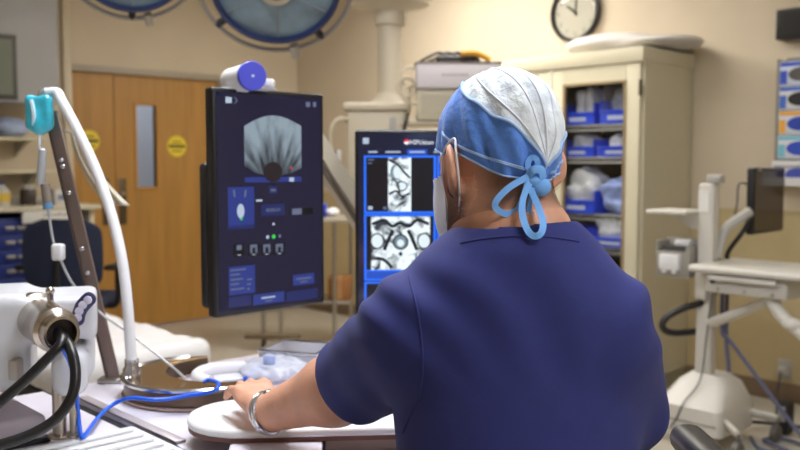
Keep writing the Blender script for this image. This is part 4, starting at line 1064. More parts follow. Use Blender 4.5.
# fan image
fan = bpy.data.materials.new('lit_ultrasound_fan'); fan.use_nodes = True
nt = fan.node_tree; pb = nt.nodes['Principled BSDF']; pb.inputs['Base Color'].default_value = (.01, .01, .012, 1); pb.inputs['Roughness'].default_value = .2
fc = U1(271, 190)
fw = M1 @ Vector((fc[0], 0, fc[1]-.02)); fl = WM[m1.name].inverted() @ fw
tc = nt.nodes.new('ShaderNodeTexCoord'); mp = nt.nodes.new('ShaderNodeMapping'); mp.vector_type = 'TEXTURE'
mp.inputs['Location'].default_value = fl; mp.inputs['Rotation'].default_value = (0, 0, rot1)
sx = nt.nodes.new('ShaderNodeSeparateXYZ'); at2 = nt.nodes.new('ShaderNodeMath'); at2.operation = 'ARCTAN2'
nt.links.new(tc.outputs['Object'], mp.inputs['Vector']); nt.links.new(mp.outputs['Vector'], sx.inputs[0]); nt.links.new(sx.outputs['X'], at2.inputs[0]); nt.links.new(sx.outputs['Z'], at2.inputs[1])
ln = nt.nodes.new('ShaderNodeVectorMath'); ln.operation = 'LENGTH'; nt.links.new(mp.outputs['Vector'], ln.inputs[0])
cx_ = nt.nodes.new('ShaderNodeCombineXYZ'); nt.links.new(at2.outputs[0], cx_.inputs['X'])
mul = nt.nodes.new('ShaderNodeMath'); mul.operation = 'MULTIPLY'; mul.inputs[1].default_value = 1.6; nt.links.new(ln.outputs['Value'], mul.inputs[0]); nt.links.new(mul.outputs[0], cx_.inputs['Y'])
nz = nt.nodes.new('ShaderNodeTexNoise'); nz.inputs['Scale'].default_value = 7; nz.inputs['Detail'].default_value = 4; nt.links.new(cx_.outputs[0], nz.inputs['Vector'])
rad = nt.nodes.new('ShaderNodeMapRange'); rad.inputs['From Min'].default_value = .04; rad.inputs['From Max'].default_value = .19; rad.inputs['To Min'].default_value = -.32; rad.inputs['To Max'].default_value = .22; nt.links.new(ln.outputs['Value'], rad.inputs['Value'])
ad = nt.nodes.new('ShaderNodeMath'); nt.links.new(nz.outputs['Fac'], ad.inputs[0]); nt.links.new(rad.outputs[0], ad.inputs[1])
rp = nt.nodes.new('ShaderNodeValToRGB'); rp.color_ramp.elements[0].position = .28; rp.color_ramp.elements[0].color = (.02, .025, .035, 1); rp.color_ramp.elements[1].position = .72; rp.color_ramp.elements[1].color = (.36, .46, .54, 1)
nt.links.new(ad.outputs[0], rp.inputs['Fac']); nt.links.new(rp.outputs['Color'], pb.inputs['Emission Color']); pb.inputs['Emission Strength'].default_value = .75
pts = [U1(243, 166)]+[U1(243+56*k/14, 126-10.5*math.sin(PI*k/14)) for k in range(15)]+[U1(299, 168), U1(288, 173), U1(272, 177), U1(254, 173)]
poly(s1, M1, 'ultrasound_image', pts, fan)
a = U1(271, 172); disc(s1, M1, 'probe_shadow', a[0], a[1], .030, .026, emis('probe_dark', (42, 34, 40), .8), 3); disc(s1, M1, 'red_marker', *U1(289, 168), .004, .004, emis('red_mark', (180, 60, 80)), 4)
bl = emis('panel_blue', (48, 66, 150), .75); bl2 = emis('deep_panel_blue', (40, 50, 112), .7); wh = emis('soft_white', (190, 205, 225), .9); gy = emis('dim_grey', (120, 130, 160), .7); dk = emis('near_black', (22, 20, 26), .5); gr = emis('signal_green', (60, 210, 80), 1)
R1('menu_icon', 225, 97, 231, 103, wh); R1('status_icon', 304, 102, 308, 107, gy); R1('status_icon', 311, 102, 314, 107, gy)
poly(s1, M1, 'chevron', [U1(233, 97), U1(236, 100.5), U1(233, 104), U1(234, 104), U1(237, 100.5), U1(234, 97)], gy)
p = R1('slider_bar', 243, 177, 299, 182, bl); R1('slider_thumb', 287, 177.5, 291.5, 181.5, wh, 2)
R1('device_panel', 226, 187, 252, 226, bl); disc(s1, M1, 'device_icon', *U1(238.5, 211), .011, .018, wh, 2); disc(s1, M1, 'device_dot', *U1(239, 219), .004, .003, gr, 3)
for q in ((231, 190, 233.5, 197), (242, 190, 244.5, 197)):
    poly(s1, M1, 'device_icon', [U1(q[0], q[1]), U1(q[0]+1.6, q[1]), U1(q[2], q[3]), U1(q[2]-1.6, q[3])] if q[0] < 235 else [U1(q[2]-1.6, q[1]), U1(q[2], q[1]), U1(q[0]+1.6, q[3]), U1(q[0], q[3])], gy, 2)
R1('button', 267, 186, 275, 193.5, bl2); R1('button', 268.5, 189, 273.5, 191, gy, 2); R1('text_line', 254, 199.5, 260, 201.5, wh, 2)
R1('timer_box', 259, 204, 282, 215.5, bl2); text_mesh('timer', '00:00:24', .013, M1 @ Matrix.Translation((*[U1(270.5, 210)[0]], -.0021, U1(270.5, 210)[1])) @ Matrix.Rotation(PI/2, 4, 'X'), gy, s1)
R1('gauge', 289, 208, 310, 215, dk); R1('gauge_level', 289.5, 208.5, 299, 214.5, gy, 2); disc(s1, M1, 'dot', *U1(271, 224), .0035, .0035, wh)
for k, x in enumerate((231, 245.5, 258.5, 271)):
    p = R1('mode_icon', x, 243.5-.3*k, x+11, 256-.5*k, dk)
    if k == 0: R1('icon_mark', x+3, 245, x+8, 250, gy, 2)
    else: R1('icon_mark', x+2, 245-.4*k, x+9, 253.5-.5*k, gy, 2); R1('icon_hole', x+4, 248-.4*k, x+7, 253.5-.5*k, dk, 3)
    R1('text_line', x+4, 254.6-.5*k, x+7, 255.4-.5*k, wh, 2)
disc(s1, M1, 'dot', *U1(265, 237), .0045, .0045, wh); disc(s1, M1, 'green_dot', *U1(271, 236.5), .0055, .0055, gr); disc(s1, M1, 'dot', *U1(277, 236), .004, .0045, gy)
R1('text_panel', 226, 266, 252, 294, bl)
for k, (a, c) in enumerate(((227.5, 243), (227.5, 237), (227.5, 240), (227.5, 236), (227.5, 241))): R1('text_line', a, 269+4.8*k, c, 270.4+4.8*k, gy, 2); 
for k in range(3): R1('text_line', 244, 278.5+4.8*k, 249-k, 280+4.8*k, gy, 2)
R1('button', 290, 274, 311, 284.5, bl); R1('text_line', 293, 277.5, 308, 279, gy, 2); R1('text_line', 297, 281, 304, 282.2, gy, 2)
R1('tab_bar', 225.5, 296, 248, 306.5, bl2); R1('tab_bar', 250, 293, 281, 303.5, bl); R1('text_line', 258, 296.5, 272, 298, wh, 2); R1('text_line', 262, 300, 269, 301.2, gy, 2); R1('tab_bar', 283, 290, 314, 300, bl2); R1('panel', 225.5, 225, 252, 229, bl2)
# tracking camera on top
p0 = atY(232, 79, 2.30); p1 = atY(252.5, 76, 2.16)
top1 = mc.z+.284
t = thing('camera_cylinder', 'white cylinder with a blue end cap on top of the left monitor', 'camera', Vector(((p0.x+p1.x)/2, (p0.y+p1.y)/2, top1)))
ax = (p1-p0).normalized()
p0.z = p1.z = top1+.024; ax = (p1-p0).normalized()
b = MB(); b.lathe([(.030, 0), (.033, .004), (.0335, (p1-p0).length*.9), (.032, (p1-p0).length*.93)], p0, ax, 28); b.build('barrel', whitep, t)
b = MB(); L = (p1-p0).length; b.lathe([(.0335, L*.91), (.0355, L*.93), (.0355, L), (.034, L+.003)], p0, ax, 36); e = b.build('end_cap', mat('violet_blue_plastic', (66, 72, 190), .4), t)
b = MB(); b.lathe([(.0036, L+.002), (.0036, L+.0045)], p0, ax, 14); b.build('lens_dot', wh, e)
b = MB(); b.box((p1.x-.005, p1.y+.0, top1), (p1.x+.045, p1.y+.05, top1+.02), .004); b.bm.clear(); b.tube([p0.lerp(p1, .5)-Vector((0, 0, .033)), Vector((p0.lerp(p1, .5).x, p0.lerp(p1, .5).y, top1-.004))], .016, 12); b.box((p0.x-.01, p0.y-.10, top1-.003), (p1.x+.042, p1.y+.12, top1+.001), .001); b.box((p1.x+.022, p1.y+.03, top1), (p1.x+.046, p1.y+.06, top1+.020), .004); b.build('mount', whitep, t)
# -- right monitor
mc2 = atY(418, 232.5, 2.47)
m2, M2 = monitor('touch_monitor', 'right portrait monitor showing black and white body scans in blue frames', mc2, .02, MW, MH, False, None)
s2 = scr(m2, M2, MW, MH, mat('navy_screen', (8, 8, 14), .1, emit=(34, 36, 62), estr=.8), .010)
K2 = F/2.47
def U2(px, py): return ((px-418)/K2, (232.5-py)/K2)
def R2(name, x0, y0, x1, y1, m, lv=1): a = U2(x0, y1); c = U2(x1, y0); return ui(s2, M2, name, a[0], a[1], c[0], c[1], m, lv)
brb = emis('bright_blue', (34, 104, 236), 1.3); mdb = emis('mid_blue', (28, 78, 190), 1.1); dkb = emis('dark_navy', (22, 30, 70), .9)
R2('menu_icon', 363, 138, 369, 144, wh)
text_mesh('logo_text', 'HIFUsion', .0175, M2 @ Matrix.Translation((U2(421.5, 142.5)[0], -.0018, U2(421.5, 142.5)[1])) @ Matrix.Rotation(PI/2, 4, 'X'), emis('logo_white', (235, 238, 245), 1.2), s2)
disc(s2, M2, 'logo_ball', *U2(406.5, 142), .0072, .0072, emis('logo_white', (235, 238, 245), 1.2)); poly(s2, M2, 'logo_red', [U2(406.5+2.7*math.cos(a), 142-2.7*math.sin(a)) for a in [PI*.05+PI*k/12*.95 for k in range(13)]], emis('logo_red', (235, 44, 60), 1.2), 3)
for x0, x1, m in ((366, 380, dkb), (383, 403, dkb), (407, 427, mdb), (431, 452, dkb), (455, 474, dkb)):
    R2('tab', x0, 149.5, x1, 155, m); R2('text_line', x0+2.5, 151.2, x1-2.5, 152.8, wh, 2)
R2('viewer_frame', 364, 155.5, 436, 213.5, brb); R2('viewer', 366.2, 157.5, 433.5, 211.3, emis('viewer_black', (30, 26, 30), .6), 2)
R2('viewer_frame', 364, 214, 436, 281, brb); R2('viewer', 366.2, 216, 433.5, 270, emis('viewer_black', (30, 26, 30), .6), 2); R2('caption_bar', 366.2, 271.5, 433.5, 279, mdb, 2)
R2('viewer_frame', 364, 282, 436, 330, brb); R2('viewer', 366.2, 284, 433.5, 328, emis('viewer_black', (30, 26, 30), .6), 2)
R2('side_panel', 437, 155.5, 478, 330, brb); R2('side_button', 439, 223, 452, 234, mdb, 2); R2('side_button', 455, 223, 474, 234, mdb, 2); R2('side_block', 439, 162, 475, 215, mdb, 2); R2('side_block', 439, 262, 475, 322, mdb, 2); R2('text_line', 441, 227, 450, 228.5, wh, 3); R2('text_line', 443, 230, 449, 231.3, wh, 3)
def scan_mat(name, scale, lo, hi, seed):
    m = bpy.data.materials.new('lit_'+name); m.use_nodes = True; nt = m.node_tree; pb = nt.nodes['Principled BSDF']; pb.inputs['Base Color'].default_value = (.01, .01, .01, 1)
    tc = nt.nodes.new('ShaderNodeTexCoord'); mp = nt.nodes.new('ShaderNodeMapping'); mp.inputs['Location'].default_value = (seed, 0, seed*.7)
    n = nt.nodes.new('ShaderNodeTexNoise'); n.inputs['Scale'].default_value = scale; n.inputs['Detail'].default_value = 3; n.inputs['Distortion'].default_value = 1.2
    r = nt.nodes.new('ShaderNodeValToRGB'); r.color_ramp.elements[0].position = lo; r.color_ramp.elements[0].color = (.02, .03, .04, 1); r.color_ramp.elements[1].position = hi; r.color_ramp.elements[1].color = (.80, .90, .95, 1)
    nt.links.new(tc.outputs['Object'], mp.inputs['Vector']); nt.links.new(mp.outputs['Vector'], n.inputs['Vector']); nt.links.new(n.outputs['Fac'], r.inputs['Fac']); nt.links.new(r.outputs['Color'], pb.inputs['Emission Color']); pb.inputs['Emission Strength'].default_value = 1.15
    return m
sw = emis('scan_white', (222, 236, 242), 1.1); sg = emis('scan_grey', (128, 150, 162), .9); sd = emis('scan_dark', (26, 34, 44), .7)
R2('scan_image', 388, 157.5, 411, 211.3, scan_mat('sagittal_scan', 34, .36, .52, 1.3), 3)
def curve2(name, pts, r, m, lv):
    b = MB().at(M2); P = catmull([(U2(*q)[0], -.0012-.0003*lv, U2(*q)[1]) for q in pts], 6); b.tube(P, r, 6, flat=.12, up=(0, -1, 0)); return b.build(name, m, s2)
disc(s2, M2, 'scan_shape', *U2(396, 172), .016, .022, sg, 4); disc(s2, M2, 'scan_shape', *U2(397.5, 172), .012, .018, sw, 5); disc(s2, M2, 'scan_shape', *U2(402, 186), .015, .014, sd, 4); disc(s2, M2, 'scan_shape', *U2(402, 186), .012, .011, sw, 5); curve2('scan_line', [(389, 160), (397, 164), (404, 172), (410, 178)], .003, sd, 6); curve2('scan_line', [(389, 194), (396, 191), (402, 196), (410, 193)], .003, sd, 6); curve2('scan_line', [(392, 178), (398, 184), (399, 192)], .002, sd, 6)
R2('scan_image', 371, 216.5, 430, 270, scan_mat('axial_scan', 30, .38, .56, 4.1), 3)
for x in (377, 424): disc(s2, M2, 'bone_outline', *U2(x, 241), .020, .023, sd, 4); disc(s2, M2, 'bone', *U2(x, 241), .016, .019, sw, 5)
disc(s2, M2, 'scan_shape', *U2(400.5, 242), .022, .022, sd, 4); disc(s2, M2, 'scan_shape', *U2(400.5, 242), .017, .018, sg, 5); disc(s2, M2, 'scan_shape', *U2(400.5, 243), .010, .010, sw, 6); disc(s2, M2, 'scan_shape', *U2(400.5, 254), .010, .012, sw, 6); disc(s2, M2, 'scan_shape', *U2(400.5, 254), .005, .006, sd, 7)
curve2('scan_line', [(372, 224), (384, 220), (392, 226), (400, 223), (409, 226), (417, 220), (429, 224)], .0045, sd, 6); curve2('scan_line', [(384, 250), (389, 238), (393, 230)], .005, sd, 6); curve2('scan_line', [(417, 250), (412, 238), (408, 230)], .005, sd, 6); curve2('scan_line', [(374, 258), (384, 260), (392, 268)], .0045, sd, 6); curve2('scan_line', [(427, 258), (417, 260), (409, 268)], .0045, sd, 6)
R2('scan_dot', 368, 206, 372.5, 209.5, wh, 3); R2('scan_dot', 383, 206.5, 386.5, 209.5, gy, 3); R2('text_line', 368, 159, 374, 160.5, gy, 3); R2('text_line', 368, 162.5, 372, 163.8, gy, 3)
# arm that carries both monitors
PX, PY = .0, 2.93
t = thing('monitor_stand', 'beige jointed stand between the two portrait monitors', 'monitor stand', (PX, PY, 0))
b = MB(); b.cyl((PX, PY, .04), (PX, PY, 1.20), .030, seg=20); b.build('post', beige, t)
b = MB(); b.lathe([(.24, 0), (.24, .03), (.06, .05)], (PX, PY, .0)); b.build('base', beige, t)
bk = M1 @ Vector((0.02, .062, -.02)); e1 = bk+Vector((.02, .09, .03)); e2 = Vector((PX, PY-.02, 1.0))
a1 = atY(318, 150, 2.58); a2 = atY(360, 216, 2.74)
b = MB(); b.tube([bk, Vector((bk.x+.03, bk.y+.12, 1.45)), a1-(a2-a1)*.25], .022, 10, 4); b.build('joint', beige, t)
b = MB(); d = (a2-a1); b.tube([a1-d*.3, a2+d*.35], .041, 4, flat=.9, up=(0, 0, 1)); 
s = b.build('spring_arm', beige, t); 
b = MB(); dn = Vector((.73, 0, .68)).cross(Vector((0, 1, 0))).normalized(); b.tube([a1-d*.3+Vector((-.008, -.036, -.016)), a2+d*.35+Vector((-.008, -.036, -.016))], .007, 6); b.build('arm_groove', mat('groove_brown', (120, 108, 92), .6), s)
b = MB(); b.tube([a2+d*.3, Vector((PX, PY, 1.05))], .03, 10); b.build('joint', beige, t)
bk2 = M2 @ Vector((0, .062, -.05)); b = MB(); b.tube([bk2, Vector((PX, PY, 1.12))], .022, 10); b.build('joint', beige, t)

# ================================================================ TREATMENT TABLE AND ITS EQUIPMENT
TZ = .84
lav = mat('lavender_white_laminate', (222, 216, 228), .35, var=.02)
t = treat = thing('treatment_table', 'lavender white treatment table in front of the person', 'table', RW(5.24, -3.6, 0), ROOM_A)
b = RM(MB()); b.box((4.77, -5.5, TZ-.05), (5.72, -4.276, TZ), .006); b.build('tabletop', lav, t)
b = RM(MB()); b.box((4.77, -4.250, TZ-.05), (5.72, -3.30, TZ), .006); b.build('tabletop', lav, t)
b = RM(MB()); b.box((4.90, -4.25, TZ), (5.34, -4.228, TZ+.006), .002); b.build('joint_strip', mat('grey_strip', (176, 168, 172), .4, .3), t)
b = RM(MB()); b.box((4.775, -4.275, TZ-.045), (5.715, -4.251, TZ-.008)); b.build('gap_shade_fill', darkm, t, smooth=False)  # black filler standing in for the shade inside the gap between the slabs
b = RM(MB()); b.box((4.84, -5.45, TZ-.10), (5.64, -3.36, TZ-.05)); b.build('frame', mat('dark_table_frame', (60, 58, 62), .6), t, smooth=False)
for x in (4.88, 5.60):
    for y in (-5.40, -3.40):
        b = RM(MB()); b.box((x-.03, y-.03, 0), (x+.03, y+.03, TZ-.10), .004); b.build('leg', steel, t)
# ribbed tray
t = thing('ribbed_tray', 'white ribbed tray lying on the table under the black hoses', 'tray', RW(5.30, -4.40, TZ), ROOM_A)
b = RM(MB()); b.box((5.20, -4.70, TZ+.001), (5.62, -4.268, TZ+.010), .003); b.build('plate', whitep, t)
for k in range(10):
    b = RM(MB()); b.box((5.225+.040*k, -4.68, TZ+.010), (5.243+.040*k, -4.285, TZ+.017), .003); b.build('rib', whitep, t)
# white board in front of the person
PZ = BOARD_Z
def Z(px, py, z): return atZ(px, py, z)
f0 = Z(230, 431, PZ); f1 = Z(400, 427, PZ); dv = (f1-f0).normalized(); nv = Vector((-dv.y, dv.x, 0)); wd = .225; r = wd/2
e0 = f0+dv*.02; outline = []
cL = e0+nv*r
for k in range(17):
    a = -PI/2-PI*k/16; outline.append(cL+dv*math.cos(a)*r*1.0+nv*math.sin(a)*r)
eR = f1+dv*.31; outline += [eR+nv*wd, eR]
t = thing('arm_board', 'white rounded board under the hand of the person', 'board', (f1.x, f1.y+.12, PZ-.02))
b = MB(); b.prism([(p.x, p.y) for p in outline], PZ-.016, PZ); b.build('board', mat('white_board_laminate', (236, 235, 236), .35), t, bev=.005)
c = sum(outline, Vector())/len(outline)
b = MB(); b.prism([((p.x-c.x)*.985+c.x, (p.y-c.y)*.97+c.y) for p in outline], PZ-.024, PZ-.016); b.build('edge_band', mat('red_brown_edge', (112, 70, 60), .5), t)
b = MB(); q0 = f0+dv*.0; b.prism([(p.x, p.y) for p in (q0-nv*.06, q0+dv*.165-nv*.06, q0+dv*.165+nv*(wd-.03), q0+nv*(wd-.03))], TZ+.0005, PZ-.0242)
b.build('raised_panel', lav, treat, bev=.003)
b = MB(); q0 = f0+dv*.17; b.prism([(p.x, p.y) for p in (q0+nv*.02, q0+dv*.28+nv*.02, q0+dv*.28+nv*(wd-.02), q0+nv*(wd-.02))], TZ+.001, PZ-.024); b.build('riser', mat('tan_riser', (170, 152, 140), .5), t)
# crescent stand
bronze = mat('bronze_mirror', (186, 158, 120), .22, 1); 
t = thing('crescent_base', 'polished crescent shaped metal base holding the white tube', 'base', (-.56, 1.97, TZ))
c1, r1, c2, r2 = Vector((-.462, 2.035)), .172, Vector((-.405, 2.085)), .150
def cres(gr=0):
    out = [];
    for k in range(33): a = math.radians(112+ (318-112)*k/32); out.append((c1.x+(r1+gr)*math.cos(a), c1.y+(r1+gr)*math.sin(a)))
    for k in range(33): a = math.radians(306-(306-122)*k/32); out.append((c2.x+(r2-gr)*math.cos(a), c2.y+(r2-gr)*math.sin(a)))
    return out
b = MB(); b.prism(cres(0), TZ+.010, TZ+.040); b.build('body', mat('dark_bronze_side', (104, 88, 74), .3, .9), t)
b = MB(); b.prism(cres(.003), TZ+.040, TZ+.047); b.build('top_plate', bronze, t, bev=.002)
b = MB(); b.prism(cres(.006), TZ+.0005, TZ+.010); b.build('bottom_rim', mat('rose_steel', (186, 164, 150), .25, 1), t, bev=.003)
b = MB(); b.tube([(c1.x+(r1+.002)*math.cos(math.radians(112+206*k/40)), c1.y+(r1+.002)*math.sin(math.radians(112+206*k/40)), TZ+.044) for k in range(41)], .007, 8); b.build('chrome_rim', chrome, t)
sp = atY(132, 380, 1.985); sp.z = TZ+.047
b = MB(); b.lathe([(.020, 0), (.020, .018), (.016, .024), (.016, .040)], sp, (0, 0, 1), 20); b.build('socket', chrome, t)
# leaning flat pole
q0 = RW(4.80, -4.135, TZ); q0 = atZ(113, 379, TZ); q0 = Vector((q0.x+.012, q0.y-.03, TZ))
q1 = atY(51, 112, 2.17)
t = thing('flat_pole', 'brown grey flat metal pole leaning left beside the white tube', 'pole', q0)
polem = mat('brown_grey_metal', (128, 112, 106), .4, .55)
def bar(b, p, q, w, th, up=(0, -1, 0)):
    d = (q-p).normalized(); s = d.cross(Vector(up)).normalized(); n = s.cross(d)
    return b.loft([[p2+s*w+n*th, p2-s*w+n*th, p2-s*w-n*th, p2+s*w-n*th] for p2 in (p, q)])
b = MB(); bar(b, q0, q1, .0165, .005); b.build('bar', polem, t, bev=.0015)
b = MB(); bar(b, q0+(q1-q0)*.0+Vector((-.013, -.006, 0)), q1+Vector((-.013, -.006, 0)), .0025, .002); b.build('bar_edge', mat('pole_edge', (96, 82, 78), .4, .6), t)
b = MB(); b.box((q0.x-.035, q0.y-.022, TZ+.0005), (q0.x+.035, q0.y+.022, TZ+.012), .004); b.build('foot', steel, t)
for px, py in ((62, 160), (63, 166), (66, 192), (84, 247), (87, 271)):
    k = q0+(q1-q0)*((379-py)/(379-112)); b = MB(); b.ell(k+Vector((0, -.008, 0)), (.007, .004, .006), seg=12, rings=8); b.build('screw', chrome, t)
# white tube
b = MB(); TY = [1.99, 2.0, 2.02, 2.05, 2.08, 2.10, 2.12, 2.14]
pts = [sp+Vector((0, 0, .03))]+[atY(x, y, d) for (x, y), d in zip(((130, 340), (127, 300), (121, 255), (110, 210), (95, 168), (77, 130), (62, 102)), TY)]+[atY(57, 93, 2.15), q1+Vector((-.006, -.012, .045))]
b.tube(pts, .0125, 12, 6); o = b.build('white_tube', mat('white_tube_plastic', (226, 226, 228), .35)); tag(o, 'bent white plastic tube rising from the crescent base', 'tube'); centre_origin(o, sp)
# drip chamber bag on the pole and its line
bag0 = atY(39, 113, 2.13)
t = thing('drip_bag', 'small turquoise fluid bag hanging at the top of the leaning pole', 'fluid bag', bag0)
cy1 = mat('turquoise_fluid', (64, 204, 230), .15, var=.22, vscale=40, trans=.25, coat=.5)
def bagf(P):
    L = P-np.array(bag0)
    d = smin(rbox(L, (-.033, -.014, -.040), (.033, .014, .042), .013), ellipsoid(L, (0.002, 0, -.032), (.026, .016, .02)), .012)
    return d+.0016*np.sin(150*L[:, 0]+40*L[:, 2])
net_obj('pouch', bagf, np.array(bag0)-.07, np.array(bag0)+.07, .0035, cy1, t)
b = MB(); b.tube([bag0+Vector((-.012, -.014, .03)), bag0+Vector((-.006, -.017, 0)), bag0+Vector((-.008, -.014, -.03))], .005, 6, 4); b.build('white_fold', mat('milky_film', (196, 220, 230), .3), t)
b = MB(); b.tube([bag0+Vector((.0, 0, .04)), bag0+Vector((.006, .01, .055)), q1+Vector((0, -.004, -.004))], .004, 6, 4); b.build('hanger', steel, t)
IV = lambda x, y, d=2.10: atY(x, y, d)
t = thing('drip_line', 'clear drip line with chamber and white clamp hanging from the turquoise bag', 'tubing', IV(40, 140))
clr = mat('clear_tubing', (214, 218, 224), .15, trans=.45)
b = MB(); b.tube([bag0+Vector((0, 0, -.045)), IV(39.5, 145), IV(41, 160), IV(43, 180), IV(47, 200), IV(49, 215), IV(53, 240), IV(58, 252), IV(66, 272), IV(76, 288), IV(90, 302), IV(104, 316), IV(125, 330, 2.05), IV(150, 349, 1.99), IV(170, 365, 1.95), Z(186, 379, TZ+.05)], .0032, 8, 5); b.build('line', clr, t)
b = MB(); b.lathe([(.004, .045), (.009, .04), (.010, -.035), (.006, -.045)], IV(41.5, 167), (.1, 0, 1), 16); b.build('chamber', clr, t)
b = MB(); b.cyl(IV(45, 184), IV(47.5, 203), .0105, seg=14); b.build('filter', mat('smoky_clear', (150, 140, 130), .2, trans=.3), t)
b = MB(); b.cyl(IV(47.5, 203), IV(48.3, 209), .0115, seg=14); b.build('connector', mat('teal_blue_plastic', (92, 140, 180), .4), t)
k = IV(58.5, 252, 2.092); b = MB(); b.box((k.x-.014, k.y-.014, k.z-.020), (k.x+.014, k.y+.012, k.z+.020), .007, 3); b.build('clamp', whitep, t)
# plastic drape behind the tube
def drape(u, v):
    x = 70+v*(8+26*v)*1.0+u*(8+18*v); y = 132+u*2+v*72; p = atY(x, y, 2.22+.012*math.sin(u*14)+.02*v); return p
b = MB(); b.grid(drape, 16, 20); o = b.build('plastic_drape', mat('pale_film', (214, 208, 190), .3, alpha=.6)); tag(o, 'pale clear plastic drape hanging behind the white tube', 'plastic sheet')
md = o.modifiers.new('solid', 'SOLIDIFY'); md.thickness = .0015
centre_origin(o, drape(.5, 0))
b = MB(); b.tube([drape(.2, .02), drape(.1, 0)+Vector((-.02, -.02, .01)), q0+(q1-q0)*.93], .003, 6); hk = b.build('drape_hook', steel, o, world=False)
hk.data.transform(Matrix.Translation(-drape(.5, 0)))
# ---- probe holder unit at the lower left
t = thing('probe_unit', 'white probe unit with a chrome barrel at the lower left', 'medical device', Vector((-.72, 1.74, TZ)))
def pq(x, y, d): p = atY(x, y, d); return (p.x, p.z)
Xa, Za = pq(102, 292, 1.66); Xb, Zb = pq(40, 395, 1.66); Xc, Zc = pq(0, 282, 1.66); Xm = pq(26, 300, 1.66)[0]
CA = math.radians(18.5)
def casing(P):
    x = P[:, 0]-Xa; y = P[:, 1]-1.66
    P = np.stack([Xa+x*math.cos(CA)+y*math.sin(CA), 1.66-x*math.sin(CA)+y*math.cos(CA), P[:, 2]], 1)
    d = rbox(P, (Xm-.06, 1.66, pq(0, 345, 1.66)[1]), (Xa, 1.86, Za), .022)
    d = smin(d, rbox(P, (pq(72, 0, 1.66)[0], 1.68, pq(0, 382, 1.66)[1]), (Xa-.006, 1.84, Za-.02), .02), .008)
    d = smin(d, rbox(P, (pq(31, 0, 1.62)[0], 1.60, Zb), (pq(78, 0, 1.62)[0], 1.80, pq(0, 345, 1.62)[1]), .035), .012)
    d = smin(d, rbox(P, (-1.10, 1.66, pq(0, 392, 1.66)[1]), (pq(30, 0, 1.66)[0], 1.90, pq(0, 288, 1.66)[1]), .03), .02)
    return d+.010
net_obj('casing', casing, (-1.14, 1.56, .86), (Xa+.05, 1.94, 1.20), .006, mat('cool_white_casing', (206, 207, 212), .35, coat=.2), t)
b = MB(); k = pq(20, 354, 1.655); k2 = pq(30, 374, 1.655); b.box((k[0], 1.600, k2[1]), (k2[0], 1.650, k[1]), .004); b.build('hatch', mat('warm_grey_hatch', (176, 168, 158), .45), t)
ba = atY(36, 318, 1.66); bb = atY(62, 334, 1.53); ad_ = (bb-ba).normalized(); L = (bb-ba).length
b = MB(); b.lathe([(.045, -.03), (.049, 0), (.049, .012), (.040, .016), (.038, L*.55), (.040, L*.58), (.040, L*.8), (.033, L*.84), (.031, L), (.026, L), (.024, L*.8)], ba, ad_, 36); br = b.build('barrel', mat('satin_chrome', (196, 186, 176), .24, 1), t)
b = MB(); b.lathe([(.025, L*.82), (.025, L*.86)], ba, ad_, 24); b.build('mouth', mat('dark_mouth', (52, 40, 36), .5), br)
b = MB(); k = atY(52, 308, 1.60); b.tube([k, atY(50, 298, 1.60), atY(50, 291, 1.60)], .006, 8); b.ell(atY(50, 291, 1.60), (.008, .008, .008)); b.tube([atY(50, 304, 1.59), atY(57, 310, 1.575), atY(62, 314, 1.57)], .008, 8); b.build('lever', MATS['satin_chrome'], br)
b = MB()
arc = [atY(x, y, 1.655) for x, y in ((89, 299), (85, 303), (81, 308), (78.5, 313.5), (77.5, 319))]
b.tube(arc, .0135, 10, 5, flat=.35, up=(0, -1, 0)); b.ell(arc[0], (.0135, .005, .0135)); b.ell(arc[-1], (.0135, .005, .0135)); kp_ = b.build('keypad', mat('indigo_keypad', (48, 48, 92), .4), t)
for x, y in ((88, 300), (83, 305), (79.5, 311), (77.8, 317.5)):
    b = MB(); c = atY(x, y, 1.649); b.lathe([(.0078, 0), (.0078, .003), (.005, .005)], c, (0, -1, 0), 16); b.build('button', mat('lilac_button', (206, 204, 226), .4), kp_)
for x, rr in ((60, .0125), (74, .0075)):
    q = atZ(x, 437, TZ+.017); b = MB(); b.cyl((q.x, q.y, TZ+.017), (q.x, q.y, Zb+.04), rr, seg=20); b.lathe([(rr*1.7, 0), (rr*1.7, .006), (rr, .008)], (q.x, q.y, TZ+.0172)); b.build('post', mat('warm_steel_post', (176, 164, 150), .3, 1), t)
# slabs at lower left
t = thing('side_cushion', 'lavender padded slab under the probe unit at the left edge', 'pad', Vector((-.86, 1.82, TZ)))
b = RM(MB()); b.box((4.90, -4.95, TZ+.001), (5.16, -4.42, TZ+.055), .012, 3); b.build('pad', mat('lavender_pad', (196, 186, 196), .5), t); b = RM(MB()); b.box((4.905, -4.945, TZ+.0005), (5.165, -4.415, TZ+.012), .004); b.build('dark_edge', darkm, t)
t = thing('corner_plate', 'cream white plate corner at the bottom left', 'plate', RW(5.46, -4.86, TZ), ROOM_A)
b = RM(MB()); b.box((5.24, -5.2, TZ+.018), (5.66, -4.60, TZ+.038), .005); b.box((5.30, -5.1, TZ), (5.60, -4.72, TZ+.018), .004); b.build('plate', mat('cream_white_plate', (226, 220, 214), .4), t)
